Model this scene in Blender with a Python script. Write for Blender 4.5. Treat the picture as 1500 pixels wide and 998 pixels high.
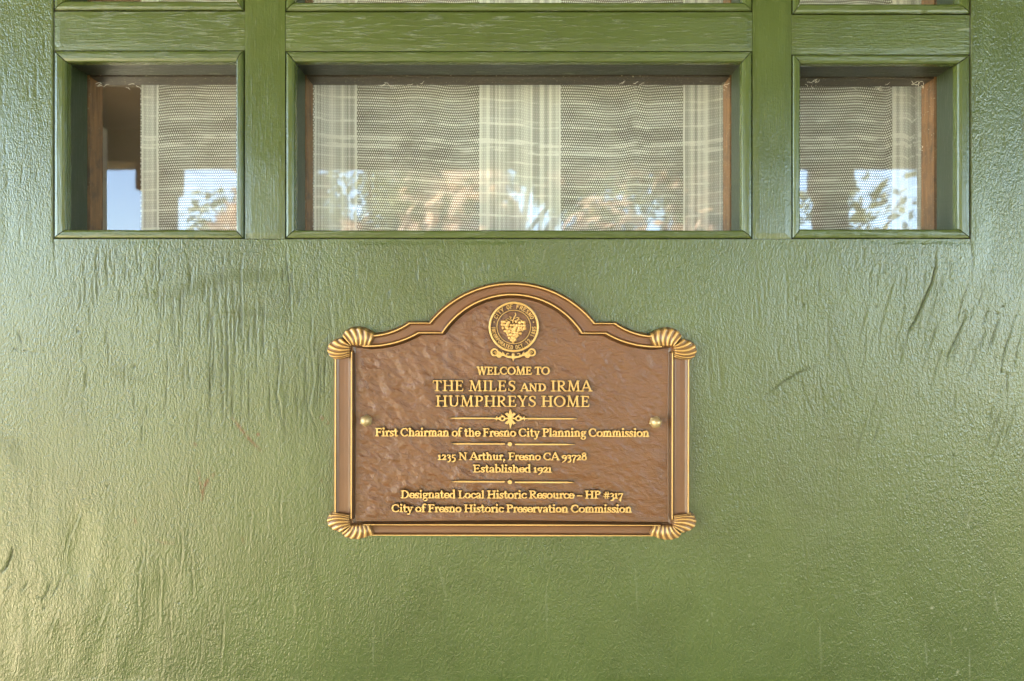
import bpy, math, random
import numpy as np
from mathutils import Vector

for o in list(bpy.data.objects):
    bpy.data.objects.remove(o)
SC = bpy.context.scene
C = SC.collection
R = math.radians
random.seed(7)
rng = np.random.default_rng(7)

# ------------------------------------------------------------------ scale, camera, light
S = 0.00056            # one measured unit (1/1500 of the door width in view) in metres
ZC = 1.35              # height of the camera and of the middle of the picture
LENS = 22.0
D = 1500 * S * LENS / 36.0      # camera to door face

cam_d = bpy.data.cameras.new("camera")
cam = bpy.data.objects.new("camera", cam_d)
C.objects.link(cam)
cam.location = (0, -D, ZC)
cam.rotation_euler = (R(90), 0, 0)
cam_d.lens = LENS
cam_d.sensor_width = 36.0
cam_d.clip_start = 0.02
cam_d.clip_end = 2000
cam_d.dof.use_dof = True
cam_d.dof.focus_distance = D
cam_d.dof.aperture_fstop = 8.0
SC.camera = cam

SUN = Vector((-0.52, 0.30, 0.80)).normalized()      # towards the sun
SUN_EL = math.asin(SUN.z)
SUN_AZ = math.atan2(SUN.x, SUN.y)                    # clockwise from +Y

w = bpy.data.worlds.new("World")
SC.world = w
w.use_nodes = True
nt = w.node_tree
sky = nt.nodes.new("ShaderNodeTexSky")
sky.sky_type = 'NISHITA'
sky.sun_disc = False
sky.sun_elevation = SUN_EL
sky.sun_rotation = SUN_AZ
nt.links.new(sky.outputs[0], nt.nodes["Background"].inputs[0])
nt.nodes["Background"].inputs[1].default_value = 0.15

sd = bpy.data.lights.new("sun", 'SUN')
so = bpy.data.objects.new("sun", sd)
C.objects.link(so)
so.location = SUN * 30
so.rotation_euler = (-SUN).to_track_quat('-Z', 'Y').to_euler()
sd.energy = 5.0
sd.angle = R(0.5)
sd.color = (1.0, 0.91, 0.76)

SC.view_settings.view_transform = 'Standard'
SC.view_settings.look = 'None'
SC.view_settings.gamma = 1.0
SC.view_settings.use_curve_mapping = False
SC.view_settings.exposure = 3.98


# ------------------------------------------------------------------ helpers
def P(x, y, h=0.0):
    """door-face measure (x right, y down, h out of the door) -> metres"""
    return ((x - 750.0) * S, -h * S, ZC + (499.0 - y) * S)


def PA(x, y, h):
    x = np.asarray(x, float); y = np.asarray(y, float)
    h = np.broadcast_to(np.asarray(h, float), x.shape)
    return np.stack([(x - 750.0) * S, -h * S, ZC + (499.0 - y) * S], -1).reshape(-1, 3)


WORLD_LOC = {}


def tag(o, label=None, cat=None, group=None, kind=None):
    if label: o['label'] = label
    if cat: o['category'] = cat
    if group: o['group'] = group
    if kind: o['kind'] = kind
    return o


def empty(name, loc, label, cat, group=None):
    o = bpy.data.objects.new(name, None)
    C.objects.link(o)
    o.location = loc
    o.empty_display_size = 0.05
    WORLD_LOC[o.name] = Vector(loc)
    return tag(o, label, cat, group)


def mk(name, verts, faces, mat, parent=None, origin=None, smooth=False, attrs=None, front=False, label=None):
    """one mesh object; verts are in world metres, stored relative to its origin"""
    v = np.asarray(verts, float).reshape(-1, 3)
    if origin is None:
        origin = WORLD_LOC[parent.name] if parent is not None else Vector((0, 0, 0))
    origin = Vector(origin)
    if front and len(faces):
        f0 = faces if isinstance(faces, np.ndarray) else np.array([list(f)[:4] if len(f) >= 4 else list(f) + [f[-1]] for f in faces])
        n = np.cross(v[f0[:, 1]] - v[f0[:, 0]], v[f0[:, 2]] - v[f0[:, 0]])
        if n[:, 1].sum() > 0:
            faces = faces[:, ::-1] if isinstance(faces, np.ndarray) else [tuple(reversed(f)) for f in faces]
    me = bpy.data.meshes.new(name)
    fl = faces.tolist() if isinstance(faces, np.ndarray) else faces
    me.from_pydata((v - np.array(origin)).tolist(), [], fl)
    if smooth:
        me.polygons.foreach_set("use_smooth", np.ones(len(me.polygons), dtype=bool))
    for k, a in (attrs or {}).items():
        at = me.attributes.new(k, 'FLOAT', 'POINT')
        at.data.foreach_set("value", np.asarray(a, np.float32).ravel())
    if mat: me.materials.append(mat)
    me.update()
    o = bpy.data.objects.new(name, me)
    C.objects.link(o)
    WORLD_LOC[o.name] = origin
    if parent is not None:
        o.parent = parent
        o.location = origin - WORLD_LOC[parent.name]
    else:
        o.location = origin
    if label: o['label'] = label
    return o


class MB:
    def __init__(s): s.v = []; s.f = []
    def quad_box(s, p0, p1):
        (x0, y0, z0), (x1, y1, z1) = p0, p1
        b = len(s.v)
        s.v += [(x0, y0, z0), (x1, y0, z0), (x1, y1, z0), (x0, y1, z0), (x0, y0, z1), (x1, y0, z1), (x1, y1, z1), (x0, y1, z1)]
        s.f += [(b, b+3, b+2, b+1), (b+4, b+5, b+6, b+7), (b, b+1, b+5, b+4), (b+1, b+2, b+6, b+5), (b+2, b+3, b+7, b+6), (b+3, b, b+4, b+7)]
        return s
    def box(s, x0, x1, y0, y1, h0, h1):
        a = P(x0, y1, h1); c = P(x1, y0, h0)
        return s.quad_box(a, c)
    def add(s, vv, ff):
        b = len(s.v)
        s.v += [tuple(p) for p in vv]
        s.f += [tuple(b + i for i in f) for f in ff]
        return s
    def tube(s, p0, p1, r0, r1, n=8):
        p0 = Vector(p0); p1 = Vector(p1); d = (p1 - p0).normalized()
        a = d.orthogonal().normalized(); c = d.cross(a)
        b = len(s.v)
        for p, r in ((p0, r0), (p1, r1)):
            for i in range(n):
                t = 2 * math.pi * i / n
                q = p + (a * math.cos(t) + c * math.sin(t)) * r
                s.v.append(tuple(q))
        for i in range(n):
            j = (i + 1) % n
            s.f.append((b + i, b + j, b + n + j, b + n + i))
        s.f.append(tuple(b + i for i in reversed(range(n))))
        s.f.append(tuple(b + n + i for i in range(n)))
        return s
    def build(s, name, mat, parent=None, origin=None, smooth=False, label=None):
        return mk(name, s.v, s.f, mat, parent, origin, smooth, label=label)


def grid_faces(nr, nc, keep=None):
    i = np.arange(nr - 1)[:, None] * nc + np.arange(nc - 1)[None, :]
    f = np.stack([i, i + 1, i + nc + 1, i + nc], -1)
    if keep is not None:
        return f[keep]
    return f.reshape(-1, 4)


def compact(v, f, attrs):
    used = np.zeros(len(v), bool); used[f.ravel()] = True
    idx = np.cumsum(used) - 1
    return v[used], idx[f], {k: np.asarray(a).ravel()[used] for k, a in attrs.items()}


def vnoise(x, y, seed=0):
    """smooth value noise in 0..1"""
    xi = np.floor(x).astype(np.int64); yi = np.floor(y).astype(np.int64)
    fx = x - xi; fy = y - yi
    fx = fx * fx * fx * (fx * (fx * 6 - 15) + 10); fy = fy * fy * fy * (fy * (fy * 6 - 15) + 10)
    def hsh(a, b):
        n = (a * 374761393 + b * 668265263 + seed * 1442695041) & 0xFFFFFFFF
        n = ((n ^ (n >> 13)) * 1274126177) & 0xFFFFFFFF
        n = ((n ^ (n >> 16)) * 2246822519) & 0xFFFFFFFF
        return ((n ^ (n >> 15)) & 0xFFFFFF) / float(0xFFFFFF)
    a = hsh(xi, yi); b = hsh(xi + 1, yi); c = hsh(xi, yi + 1); d = hsh(xi + 1, yi + 1)
    return (a * (1 - fx) + b * fx) * (1 - fy) + (c * (1 - fx) + d * fx) * fy


def fbm(x, y, oct=4, seed=0, gain=0.5):
    t = 0; amp = 1.0; tot = 0
    for k in range(oct):
        t = t + amp * vnoise(x * 2 ** k + 17.3 * k, y * 2 ** k - 9.1 * k, seed + k)
        tot += amp; amp *= gain
    return t / tot


def sstep(a, b, x):
    t = np.clip((x - a) / (b - a), 0, 1)
    return t * t * (3 - 2 * t)


# ------------------------------------------------------------------ materials
class NT:
    """small node-tree writer"""
    def __init__(s, name):
        s.m = bpy.data.materials.new(name); s.m.use_nodes = True
        s.t = s.m.node_tree; s.t.nodes.clear()
        s.out = s.n("ShaderNodeOutputMaterial")
    def n(s, typ, **kw):
        o = s.t.nodes.new(typ)
        for k, v in kw.items(): setattr(o, k, v)
        return o
    def put(s, sock, v):
        if hasattr(v, 'is_output') or hasattr(v, 'links'):
            s.t.links.new(v, sock)
        else:
            sock.default_value = v
    def math(s, op, a, b=0.0, c=None, clamp=False):
        o = s.n("ShaderNodeMath", operation=op); o.use_clamp = clamp
        s.put(o.inputs[0], a); s.put(o.inputs[1], b)
        if c is not None: s.put(o.inputs[2], c)
        return o.outputs[0]
    def smooth(s, x, a, b):
        o = s.n("ShaderNodeMapRange", interpolation_type='SMOOTHSTEP')
        s.put(o.inputs[0], x); s.put(o.inputs[1], a); s.put(o.inputs[2], b)
        o.inputs[3].default_value = 0; o.inputs[4].default_value = 1
        return o.outputs[0]
    def rng(s, x, a, b, c, d):
        o = s.n("ShaderNodeMapRange")
        s.put(o.inputs[0], x)
        for i, v in enumerate((a, b, c, d)): s.put(o.inputs[i + 1], v)
        return o.outputs[0]
    def mix(s, f, a, b, blend='MIX'):
        o = s.n("ShaderNodeMix", data_type='RGBA', blend_type=blend)
        s.put(o.inputs[0], f); s.put(o.inputs[6], a); s.put(o.inputs[7], b)
        return o.outputs[2]
    def coords(s):
        return s.n("ShaderNodeTexCoord").outputs['Object']
    def scaled(s, vec, sc, rot=(0, 0, 0)):
        o = s.n("ShaderNodeMapping"); s.put(o.inputs[0], vec)
        o.inputs['Scale'].default_value = sc; o.inputs['Rotation'].default_value = rot
        return o.outputs[0]
    def noise(s, vec, scale=1.0, detail=3, rough=0.5, dist=0.0):
        o = s.n("ShaderNodeTexNoise"); s.put(o.inputs['Vector'], vec)
        o.inputs['Scale'].default_value = scale; o.inputs['Detail'].default_value = detail
        o.inputs['Roughness'].default_value = rough; o.inputs['Distortion'].default_value = dist
        return o.outputs[0]
    def bump(s, height, strength, dist, prev=None):
        o = s.n("ShaderNodeBump")
        o.inputs['Strength'].default_value = strength; o.inputs['Distance'].default_value = dist
        s.put(o.inputs['Height'], height)
        if prev is not None: s.put(o.inputs['Normal'], prev)
        return o.outputs[0]
    def attr(s, name):
        o = s.n("ShaderNodeAttribute"); o.attribute_name = name
        return o.outputs['Fac']
    def principled(s, color, rough, normal=None, metallic=0.0, spec=0.5, coat=0.0, coat_rough=0.1):
        b = s.n("ShaderNodeBsdfPrincipled")
        s.put(b.inputs['Base Color'], color); s.put(b.inputs['Roughness'], rough)
        s.put(b.inputs['Metallic'], metallic); s.put(b.inputs['Specular IOR Level'], spec)
        s.put(b.inputs['Coat Weight'], coat); b.inputs['Coat Roughness'].default_value = coat_rough
        if normal is not None: s.put(b.inputs['Normal'], normal)
        s.t.links.new(b.outputs[0], s.out.inputs[0])
        return b


GREEN = (0.064, 0.088, 0.021, 1)
GREEN2 = (0.050, 0.071, 0.016, 1)


def green_paint(name, grain='peel', tint=GREEN, rough=0.23):
    m = NT(name); co = m.coords()
    px = m.scaled(co, (1 / S, 1 / S, 1 / S))
    big = m.noise(m.scaled(px, (1/170, 1, 1/260)), 1, 3, 0.5)
    mid = m.noise(m.scaled(px, (1/30, 1, 1/60)), 1, 3, 0.6)
    col = m.mix(m.rng(big, 0.3, 0.7, 0, 1), tint, tuple(c * 0.79 for c in tint[:3]) + (1,))
    col = m.mix(m.rng(mid, 0.35, 0.75, 0, 0.25), col, tuple(c * 1.3 for c in tint[:3]) + (1,))
    if grain == 'peel':
        a = m.noise(m.scaled(px, (1/3.0, 1, 1/6.2)), 1, 2, 0.55, 0.4)
        b = m.noise(m.scaled(px, (1/2.0, 1, 1/2.4)), 1, 1, 0.5, 0.0)
        c = m.noise(m.scaled(px, (1/14.0, 1, 1/50.0)), 1, 3, 0.5, 0.2)
        zone = m.noise(m.scaled(px, (1/220, 1, 1/220)), 1, 2, 0.5)
        hgt = m.math('ADD', m.math('MULTIPLY', a, 1.0), m.math('MULTIPLY', b, 0.55))
        hgt = m.math('MULTIPLY', hgt, m.rng(zone, 0.3, 0.7, 0.65, 1.1))
        hgt = m.math('ADD', hgt, m.math('MULTIPLY', c, 0.45))
        nrm = m.bump(hgt, 0.60, 1.8 * S)
    else:
        sx, sz = ((1/34.0, 1/2.6) if grain == 'horizontal' else (1/2.6, 1/34.0))
        a = m.noise(m.scaled(px, (sx, 0.4, sz)), 1, 4, 0.65, 0.25)
        b = m.noise(m.scaled(px, (1/4.0, 0.25, 1/4.0)), 1, 2, 0.5)
        ridge = m.smooth(a, 0.56, 0.66)
        hgt = m.math('ADD', m.math('MULTIPLY', ridge, 0.55 if grain == 'horizontal' else 0.15), m.math('ADD', m.math('MULTIPLY', a, 0.7), m.math('MULTIPLY', b, 0.45)))
        nrm = m.bump(hgt, 0.5 if grain == 'horizontal' else 0.36, 1.8 * S)
        glint = m.smooth(a, 0.61, 0.67)  # pale flecks painted along the grain for glints of the gloss
        col = m.mix(m.math('MULTIPLY', glint, 0.42 if grain == 'horizontal' else 0.15), col, (0.22, 0.25, 0.16, 1))
    crack = m.attr('crack'); stain = m.attr('stain'); scuff = m.attr('scuff')
    col = m.mix(m.math('MULTIPLY', crack, 0.80), col, (0.030, 0.030, 0.014, 1))
    col = m.mix(m.math('MULTIPLY', stain, 0.85), col, (0.125, 0.055, 0.026, 1))
    col = m.mix(m.math('MULTIPLY', scuff, 0.42), col, (0.050, 0.058, 0.024, 1))
    rg = m.math('ADD', rough, m.math('MULTIPLY', m.math('SUBTRACT', mid, 0.5), 0.16))
    rg = m.math('ADD', rg, m.math('MULTIPLY', scuff, 0.15))
    col = m.mix(m.math('MULTIPLY', m.attr('pale'), 0.7), col, (0.30, 0.31, 0.20, 1))
    matte = m.math('MAXIMUM', crack, m.math('MAXIMUM', m.math('MULTIPLY', stain, 0.7), m.math('MULTIPLY', scuff, 0.62)))
    m.principled(col, rg, nrm, spec=m.math('MULTIPLY', 0.60, m.math('SUBTRACT', 1.0, matte)))
    return m.m


def bronze(name, hammered=False):
    m = NT(name); co = m.coords()
    px = m.scaled(co, (1 / S, 1 / S, 1 / S))
    g = m.attr('gilt')
    n1 = m.noise(m.scaled(px, (1/40, 1/40, 1/40)), 1, 3, 0.6)
    n2 = m.noise(m.scaled(px, (1/3, 1/3, 1/3)), 1, 3, 0.6)
    brown = m.mix(m.rng(n1, 0.3, 0.7, 0, 1), (0.118, 0.045, 0.0135, 1), (0.140, 0.055, 0.0175, 1))
    gold = m.mix(m.rng(n2, 0.35, 0.7, 0, 1), (0.54, 0.31, 0.09, 1), (0.62, 0.39, 0.135, 1))
    dark = m.attr('dark')
    brown = m.mix(m.math('MULTIPLY', dark, 0.85), brown, (0.040, 0.020, 0.006, 1))
    col = m.mix(g, brown, gold)
    if hammered:
        a = m.noise(m.scaled(px, (1/16.0, 1, 1/7.0), (0, R(35), 0)), 1, 5, 0.62, 0.8)
        b = m.noise(m.scaled(px, (1/4.0, 1, 1/4.0)), 1, 3, 0.6)
        nrm = m.bump(m.math('ADD', a, m.math('MULTIPLY', b, 0.3)), 0.5, 3.0 * S)
    else:
        nrm = m.bump(n2, 0.25, 0.6 * S)
    rg = m.math('ADD', 0.27 if hammered else 0.36, m.math('MULTIPLY', g, 0.02))
    m.principled(col, rg, nrm, metallic=m.math('MULTIPLY', g, 0.25), spec=0.6)
    return m.m


def wood(name, c0, c1, horizontal=False, rough=0.6):
    m = NT(name); px = m.scaled(m.coords(), (1 / S, 1 / S, 1 / S))
    sc = (1/60, 1/5, 1/4) if horizontal else (1/4, 1/5, 1/60)
    a = m.noise(m.scaled(px, sc), 1, 4, 0.6, 0.6)
    b = m.noise(m.scaled(px, (1/22, 1/22, 1/22)), 1, 3, 0.6)
    col = m.mix(m.rng(a, 0.3, 0.7, 0, 1), c0, c1)
    col = m.mix(m.rng(b, 0.5, 0.75, 0, 0.6), col, (0.025, 0.016, 0.010, 1))
    spk = m.noise(m.scaled(px, (1/2.2, 1/2.2, 1/2.2)), 1, 1, 0.5)
    col = m.mix(m.smooth(spk, 0.70, 0.76), col, (0.42, 0.38, 0.28, 1))
    m.principled(col, rough, m.bump(a, 0.4, 1.2 * S), spec=0.4)
    return m.m


def plain(name, c0, c1, scale=3.0, rough=0.8, detail=4, bump=0.0):
    m = NT(name)
    a = m.noise(m.coords(), scale, detail, 0.6)
    col = m.mix(m.rng(a, 0.3, 0.7, 0, 1), c0, c1)
    m.principled(col, rough, m.bump(a, bump, 0.02) if bump else None, spec=0.3)
    return m.m


def glass_mat():
    m = NT("window_glass")
    px = m.scaled(m.coords(), (1 / S, 1 / S, 1 / S))
    wob = m.noise(m.scaled(px, (1/120, 1/120, 1/160)), 1, 2, 0.5)
    nrm = m.bump(wob, 0.5, 0.25 * S)
    fr = m.n("ShaderNodeFresnel"); fr.inputs[0].default_value = 1.85
    m.put(fr.inputs['Normal'], nrm)
    tr = m.n("ShaderNodeBsdfTransparent"); tr.inputs[0].default_value = (0.96, 0.98, 0.95, 1)
    gl = m.n("ShaderNodeBsdfGlossy"); gl.inputs['Roughness'].default_value = 0.02
    m.put(gl.inputs['Normal'], nrm)
    mx = m.n("ShaderNodeMixShader")
    bf = m.n('ShaderNodeNewGeometry').outputs['Backfacing']
    m.put(mx.inputs[0], m.math('MULTIPLY', fr.outputs[0], m.math('SUBTRACT', 1.0, bf))); m.put(mx.inputs[1], tr.outputs[0]); m.put(mx.inputs[2], gl.outputs[0])
    # a film of dust on the outer face
    dust = m.noise(m.scaled(px, (1/2.0, 1/2.0, 1/2.0)), 1, 2, 0.5)
    film = m.math('ADD', 0.012, m.math('MULTIPLY', m.smooth(dust, 0.74, 0.80), 0.35))
    df = m.n("ShaderNodeBsdfDiffuse"); df.inputs[0].default_value = (0.6, 0.58, 0.5, 1)
    m2 = m.n("ShaderNodeMixShader")
    m.put(m2.inputs[0], film); m.put(m2.inputs[1], mx.outputs[0]); m.put(m2.inputs[2], df.outputs[0])
    m.put(m.out.inputs[0], m2.outputs[0])
    return m.m


CD = 104.0                                  # how far the curtain hangs behind the door face
CF = (916.67 + CD) / 916.67                 # a width seen through the glass -> width on the cloth
def cx_(x): return (x - 750) * CF
CBANDS = [(206, 232), (459, 523), (701, 821), (999, 1066), (1306, 1352)]
CBANDS = [(cx_(a), cx_(b)) for a, b in CBANDS]


def curtain_mat():
    m = NT("sheer_curtain_cloth")
    px = m.scaled(m.coords(), (1 / S, 1 / S, 1 / S))
    sep = m.n("ShaderNodeSeparateXYZ"); m.put(sep.inputs[0], px)
    x, z = sep.outputs[0], sep.outputs[2]
    sag = m.noise(m.scaled(px, (1/300, 1, 1/420)), 1, 0, 0.5)
    sag2 = m.noise(m.scaled(px, (1/60, 1, 1/90)), 1, 2, 0.5)
    zz = m.math('ADD', z, m.math('ADD', m.math('MULTIPLY', sag, 16.0), m.math('ADD', m.math('MULTIPLY', sag2, 0.8), m.math('MULTIPLY', m.math('SINE', m.math('ADD', m.math('MULTIPLY', x, 1/185.0), 0.9)), 7.0))))
    xx = m.math('ADD', x, m.math('MULTIPLY', sag2, 3.0))
    PZ, PX = 4.3, 3.4
    row = m.math('FLOOR', m.math('DIVIDE', zz, PZ))
    wn = m.n("ShaderNodeTexWhiteNoise", noise_dimensions='1D'); m.put(wn.inputs['W'], row)
    rrand = wn.outputs[0]
    rphase = m.math('MULTIPLY', m.math('MODULO', row, 2.0), 0.5)
    hz = m.math('ABSOLUTE', m.math('SUBTRACT', m.math('FRACT', m.math('DIVIDE', zz, PZ)), 0.5))       # 0 in the thread
    vx = m.math('ABSOLUTE', m.math('SUBTRACT', m.math('FRACT', m.math('ADD', m.math('DIVIDE', xx, PX), rphase)), 0.5))
    slub = m.noise(m.scaled(px, (1/55, 1, 1/9)), 1, 2, 0.6)
    heavy = m.math('MULTIPLY', m.smooth(rrand, 0.66, 0.84), m.smooth(slub, 0.38, 0.60))
    # knots: oblong where weft covers warp
    hthick = m.math('ADD', 0.20, m.math('MULTIPLY', heavy, 0.12))
    weft = m.math('SUBTRACT', 1.0, m.smooth(hz, m.math('SUBTRACT', hthick, 0.10), m.math('ADD', hthick, 0.10)))
    dots = m.math('SUBTRACT', 1.0, m.smooth(vx, 0.20, 0.38))
    warp = m.math('SUBTRACT', 1.0, m.smooth(vx, 0.12, 0.27))
    net = m.math('MAXIMUM', m.math('MULTIPLY', weft, m.math('ADD', 0.36, m.math('MULTIPLY', dots, 0.60))), m.math('MAXIMUM', m.math('MULTIPLY', warp, 0.60), 0.14))
    dens = m.noise(m.scaled(px, (1/150, 1, 1/36)), 1, 3, 0.55)
    net = m.math('MULTIPLY', net, m.rng(dens, 0.3, 0.7, 0.75, 1.2))
    net = m.math('ADD', net, m.math('MULTIPLY', heavy, m.math('MULTIPLY', dots, 0.30)))
    # close-woven vertical stripes
    lines = m.noise(m.scaled(px, (1/5.5, 0, 1/4000)), 1, 2, 0.7)
    lines2 = m.noise(m.scaled(px, (1/17.0, 0, 1/6000)), 1, 1, 0.5)
    st = m.math('ADD', m.math('ADD', 0.48, m.math('MULTIPLY', m.smooth(lines, 0.40, 0.64), 0.34)), m.math('MULTIPLY', m.smooth(lines2, 0.40, 0.62), 0.26))
    st = m.math('ADD', st, m.math('MULTIPLY', heavy, 0.30))
    tex = m.math('ADD', 0.86, m.math('MULTIPLY', m.math('MULTIPLY', weft, dots), 0.22))
    st = m.math('MULTIPLY', st, tex)
    band = 0.0; edge = 0.0
    for a, b in CBANDS:
        c_, hw = (a + b) / 2, (b - a) / 2
        d = m.math('ABSOLUTE', m.math('SUBTRACT', xx, c_ + 2.5))
        band = m.math('MAXIMUM', m.math('SUBTRACT', 1.0, m.smooth(d, hw - 1.5, hw + 0.5)), band)
        e = m.math('ABSOLUTE', m.math('SUBTRACT', d, hw - 2.5))
        edge = m.math('MAXIMUM', m.math('SUBTRACT', 1.0, m.smooth(e, 1.0, 2.6)), edge)
    al = m.math('ADD', m.math('MULTIPLY', band, st), m.math('MULTIPLY', m.math('SUBTRACT', 1.0, band), net))
    al = m.math('MAXIMUM', al, m.math('MULTIPLY', edge, 0.88))
    al = m.math('MINIMUM', al, 0.97)
    df = m.n("ShaderNodeBsdfDiffuse"); df.inputs[0].default_value = (0.75, 0.74, 0.71, 1)
    tl = m.n("ShaderNodeBsdfTranslucent"); tl.inputs[0].default_value = (0.75, 0.74, 0.71, 1)
    a1 = m.n("ShaderNodeMixShader"); a1.inputs[0].default_value = 0.40
    m.put(a1.inputs[1], df.outputs[0]); m.put(a1.inputs[2], tl.outputs[0])
    tr = m.n("ShaderNodeBsdfTransparent")
    a2 = m.n("ShaderNodeMixShader")
    m.put(a2.inputs[0], al); m.put(a2.inputs[1], tr.outputs[0]); m.put(a2.inputs[2], a1.outputs[0])
    m.put(m.out.inputs[0], a2.outputs[0])
    return m.m


M = {}
M['paint'] = green_paint("green_door_paint")
M['paint_h'] = green_paint("green_paint_horizontal_grain", 'horizontal')
M['reveal_h'] = green_paint('shaded_green_paint_along', 'horizontal', (0.017, 0.021, 0.009, 1), 0.5)  # duller, darkened door green; the recess shade is put into the colour
M['reveal_v'] = green_paint('shaded_green_paint', 'vertical', (0.020, 0.031, 0.009, 1), 0.45)  # same darkened green for the shaded side linings
M['paint_v'] = green_paint("green_paint_vertical_grain", 'vertical')
M['bronze'] = bronze("cast_bronze_and_gilt")
M['bronze_panel'] = bronze("hammered_bronze_ground", True)
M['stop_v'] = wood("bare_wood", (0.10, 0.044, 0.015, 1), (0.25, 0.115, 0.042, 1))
M['stop_h'] = wood("shaded_wood_along", (0.016, 0.010, 0.006, 1), (0.045, 0.026, 0.015, 1), True)  # darker copy of the bead wood, with the recess shade in its colour
M['glass'] = glass_mat()
M['curtain'] = curtain_mat()
M['room'] = plain("room_plaster", (0.54, 0.50, 0.43, 1), (0.58, 0.54, 0.47, 1))
M['panelling'] = plain('dark_wood_panelling', (0.045, 0.028, 0.016, 1), (0.065, 0.04, 0.022, 1))
M['core'] = plain("door_core_wood", (0.05, 0.035, 0.02, 1), (0.07, 0.05, 0.03, 1))
M['wall'] = plain("painted_house_wall", (0.075, 0.085, 0.045, 1), (0.09, 0.10, 0.055, 1))
M['ceiling'] = plain("porch_ceiling_paint", (0.12, 0.10, 0.05, 1), (0.15, 0.12, 0.06, 1))
M['post'] = plain("brown_post_paint", (0.13, 0.055, 0.028, 1), (0.16, 0.07, 0.035, 1))
M['concrete'] = plain("porch_concrete", (0.095, 0.06, 0.042, 1), (0.13, 0.085, 0.06, 1), 2.0)
M['bounce_warm'] = plain('pale_warm_bounce', (0.70, 0.58, 0.36, 1), (0.76, 0.64, 0.42, 1), 2.0)
M['lawn'] = plain("dry_lawn", (0.12, 0.115, 0.045, 1), (0.17, 0.155, 0.065, 1), 4.0)
M['bark'] = plain("bark", (0.08, 0.06, 0.045, 1), (0.13, 0.10, 0.075, 1), 12)
def leaf_mat(name, c0, c1):
    m = NT(name)
    a = m.noise(m.coords(), 2.5, 4, 0.6)
    col = m.mix(m.rng(a, 0.3, 0.7, 0, 1), c0, c1)
    d = m.n("ShaderNodeBsdfDiffuse"); m.put(d.inputs[0], col)
    t = m.n("ShaderNodeBsdfTranslucent"); m.put(t.inputs[0], col)
    x = m.n("ShaderNodeMixShader"); x.inputs[0].default_value = 0.45
    m.put(x.inputs[1], d.outputs[0]); m.put(x.inputs[2], t.outputs[0]); m.put(m.out.inputs[0], x.outputs[0])
    return m.m
M['leaf'] = leaf_mat("tree_leaves", (0.10, 0.12, 0.040, 1), (0.21, 0.21, 0.085, 1))
M['flower'] = leaf_mat("pink_blossom", (0.48, 0.34, 0.23, 1), (0.62, 0.45, 0.33, 1))

# ------------------------------------------------------------------ the setting that the glass and the gloss paint mirror
def sheet(name, x0, x1, y0, y1, z0, z1, mat):
    return tag(MB().quad_box((x0, y0, z0), (x1, y1, z1)).build(name, mat), kind='structure')

sheet('ground', -400, 400, -600, 200, -0.55, -0.35, M['lawn'])
sheet('bounce_slab', -4.8, -2.35, -4.7, 1.0, -0.346, -0.30, M['bounce_warm'])  # added pale slab, out of view, throws warm light at the door's lower left
M['bounce_pale'] = plain('pale_bounce', (0.40, 0.36, 0.28, 1), (0.46, 0.41, 0.32, 1), 2.0)
sheet('bounce_strip', -60, 60, -19, -8.9, -0.346, -0.33, M['bounce_pale'])  # added pale strip, out of view, for a band of sheen on the paint
sheet('porch_floor', -2.3, 4.4, -2.7, 0.11, -0.34, -0.004, M['concrete'])
rm = MB()  # left wall has an added opening, so sun gets in and backlights the curtain
for a, b in (((-2.4, 0.12, -0.05), (2.4, 3.2, -0.002)), ((-2.5, 0.12, -0.05), (-2.403, 3.2, 0.7)), ((-2.5, 0.12, 2.3), (-2.403, 3.2, 2.7)), ((-2.5, 0.12, 0.703), (-2.403, 0.35, 2.297)), ((-2.5, 2.4, 0.703), (-2.403, 3.2, 2.297)),
             ((2.403, 0.12, -0.05), (2.5, 3.2, 2.7)), ):
    rm.quad_box(a, b)
tag(rm.build('room', M['room']), kind='structure')
sheet('room_wall', -2.5, 2.5, 3.203, 3.3, -0.05, 2.7, M['panelling'])
sheet('room_ceiling', -2.4, 2.4, 0.12, 3.2, 2.6, 2.7, M['panelling'])

DW = 0.535                                   # half the width of the door
DT, DB = 2.12, 0.012
hw = MB()
hw.quad_box((-4.4, -0.02, -0.3), (-DW - 0.004, 0.115, 2.95))
hw.quad_box((DW + 0.004, -0.02, -0.3), (4.4, 0.115, 2.95))
hw.quad_box((-DW - 0.003, -0.018, DT + 0.004), (DW + 0.003, 0.113, 2.95))
hw.quad_box((4.2, -1.6, -0.3), (4.3, -0.023, 2.6))  # added side wing, out of view, cuts the light from the right
tag(hw.build('house_wall', M['wall']), 'plain painted house wall that the front door is set in, with an added unseen side wing', 'wall')

pr = empty('porch_roof', (0, -2.6, 2.62), 'flat porch roof mirrored as a dark edge above the trees in the door glass', 'porch roof')
cm = MB()
for k in range(26):                          # ceiling boards
    y0 = -2.75 + k * 0.104
    cm.quad_box((-3.0, y0, 2.62), (4.3, y0 + 0.1, 2.66))
cm.quad_box((-3.15, -2.95, 2.663), (4.5, -0.022, 2.80))
cm.build('ceiling', M['ceiling'], pr)
MB().quad_box((-3.0, -2.70, 2.24), (4.3, -2.54, 2.618)).build('beam', M['ceiling'], pr)
for i, (x, lab) in enumerate(((-1.79, 'square brown porch post mirrored in the glass of the small pane nearest the hinge side'),
                              (1.62, 'square brown porch post between two bright sky gaps mirrored in the other small pane'))):
    pb = MB().quad_box((x - 0.06, -2.68, 0.0), (x + 0.06, -2.56, 2.238))
    pb.quad_box((x - 0.09, -2.71, 0.0), (x + 0.09, -2.53, 0.16)).quad_box((x - 0.08, -2.70, 2.10), (x + 0.08, -2.54, 2.236))
    o = pb.build('porch_post', M['post'], origin=(x, -2.62, 0))
    tag(o, lab, 'post', 'porch posts')


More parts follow.
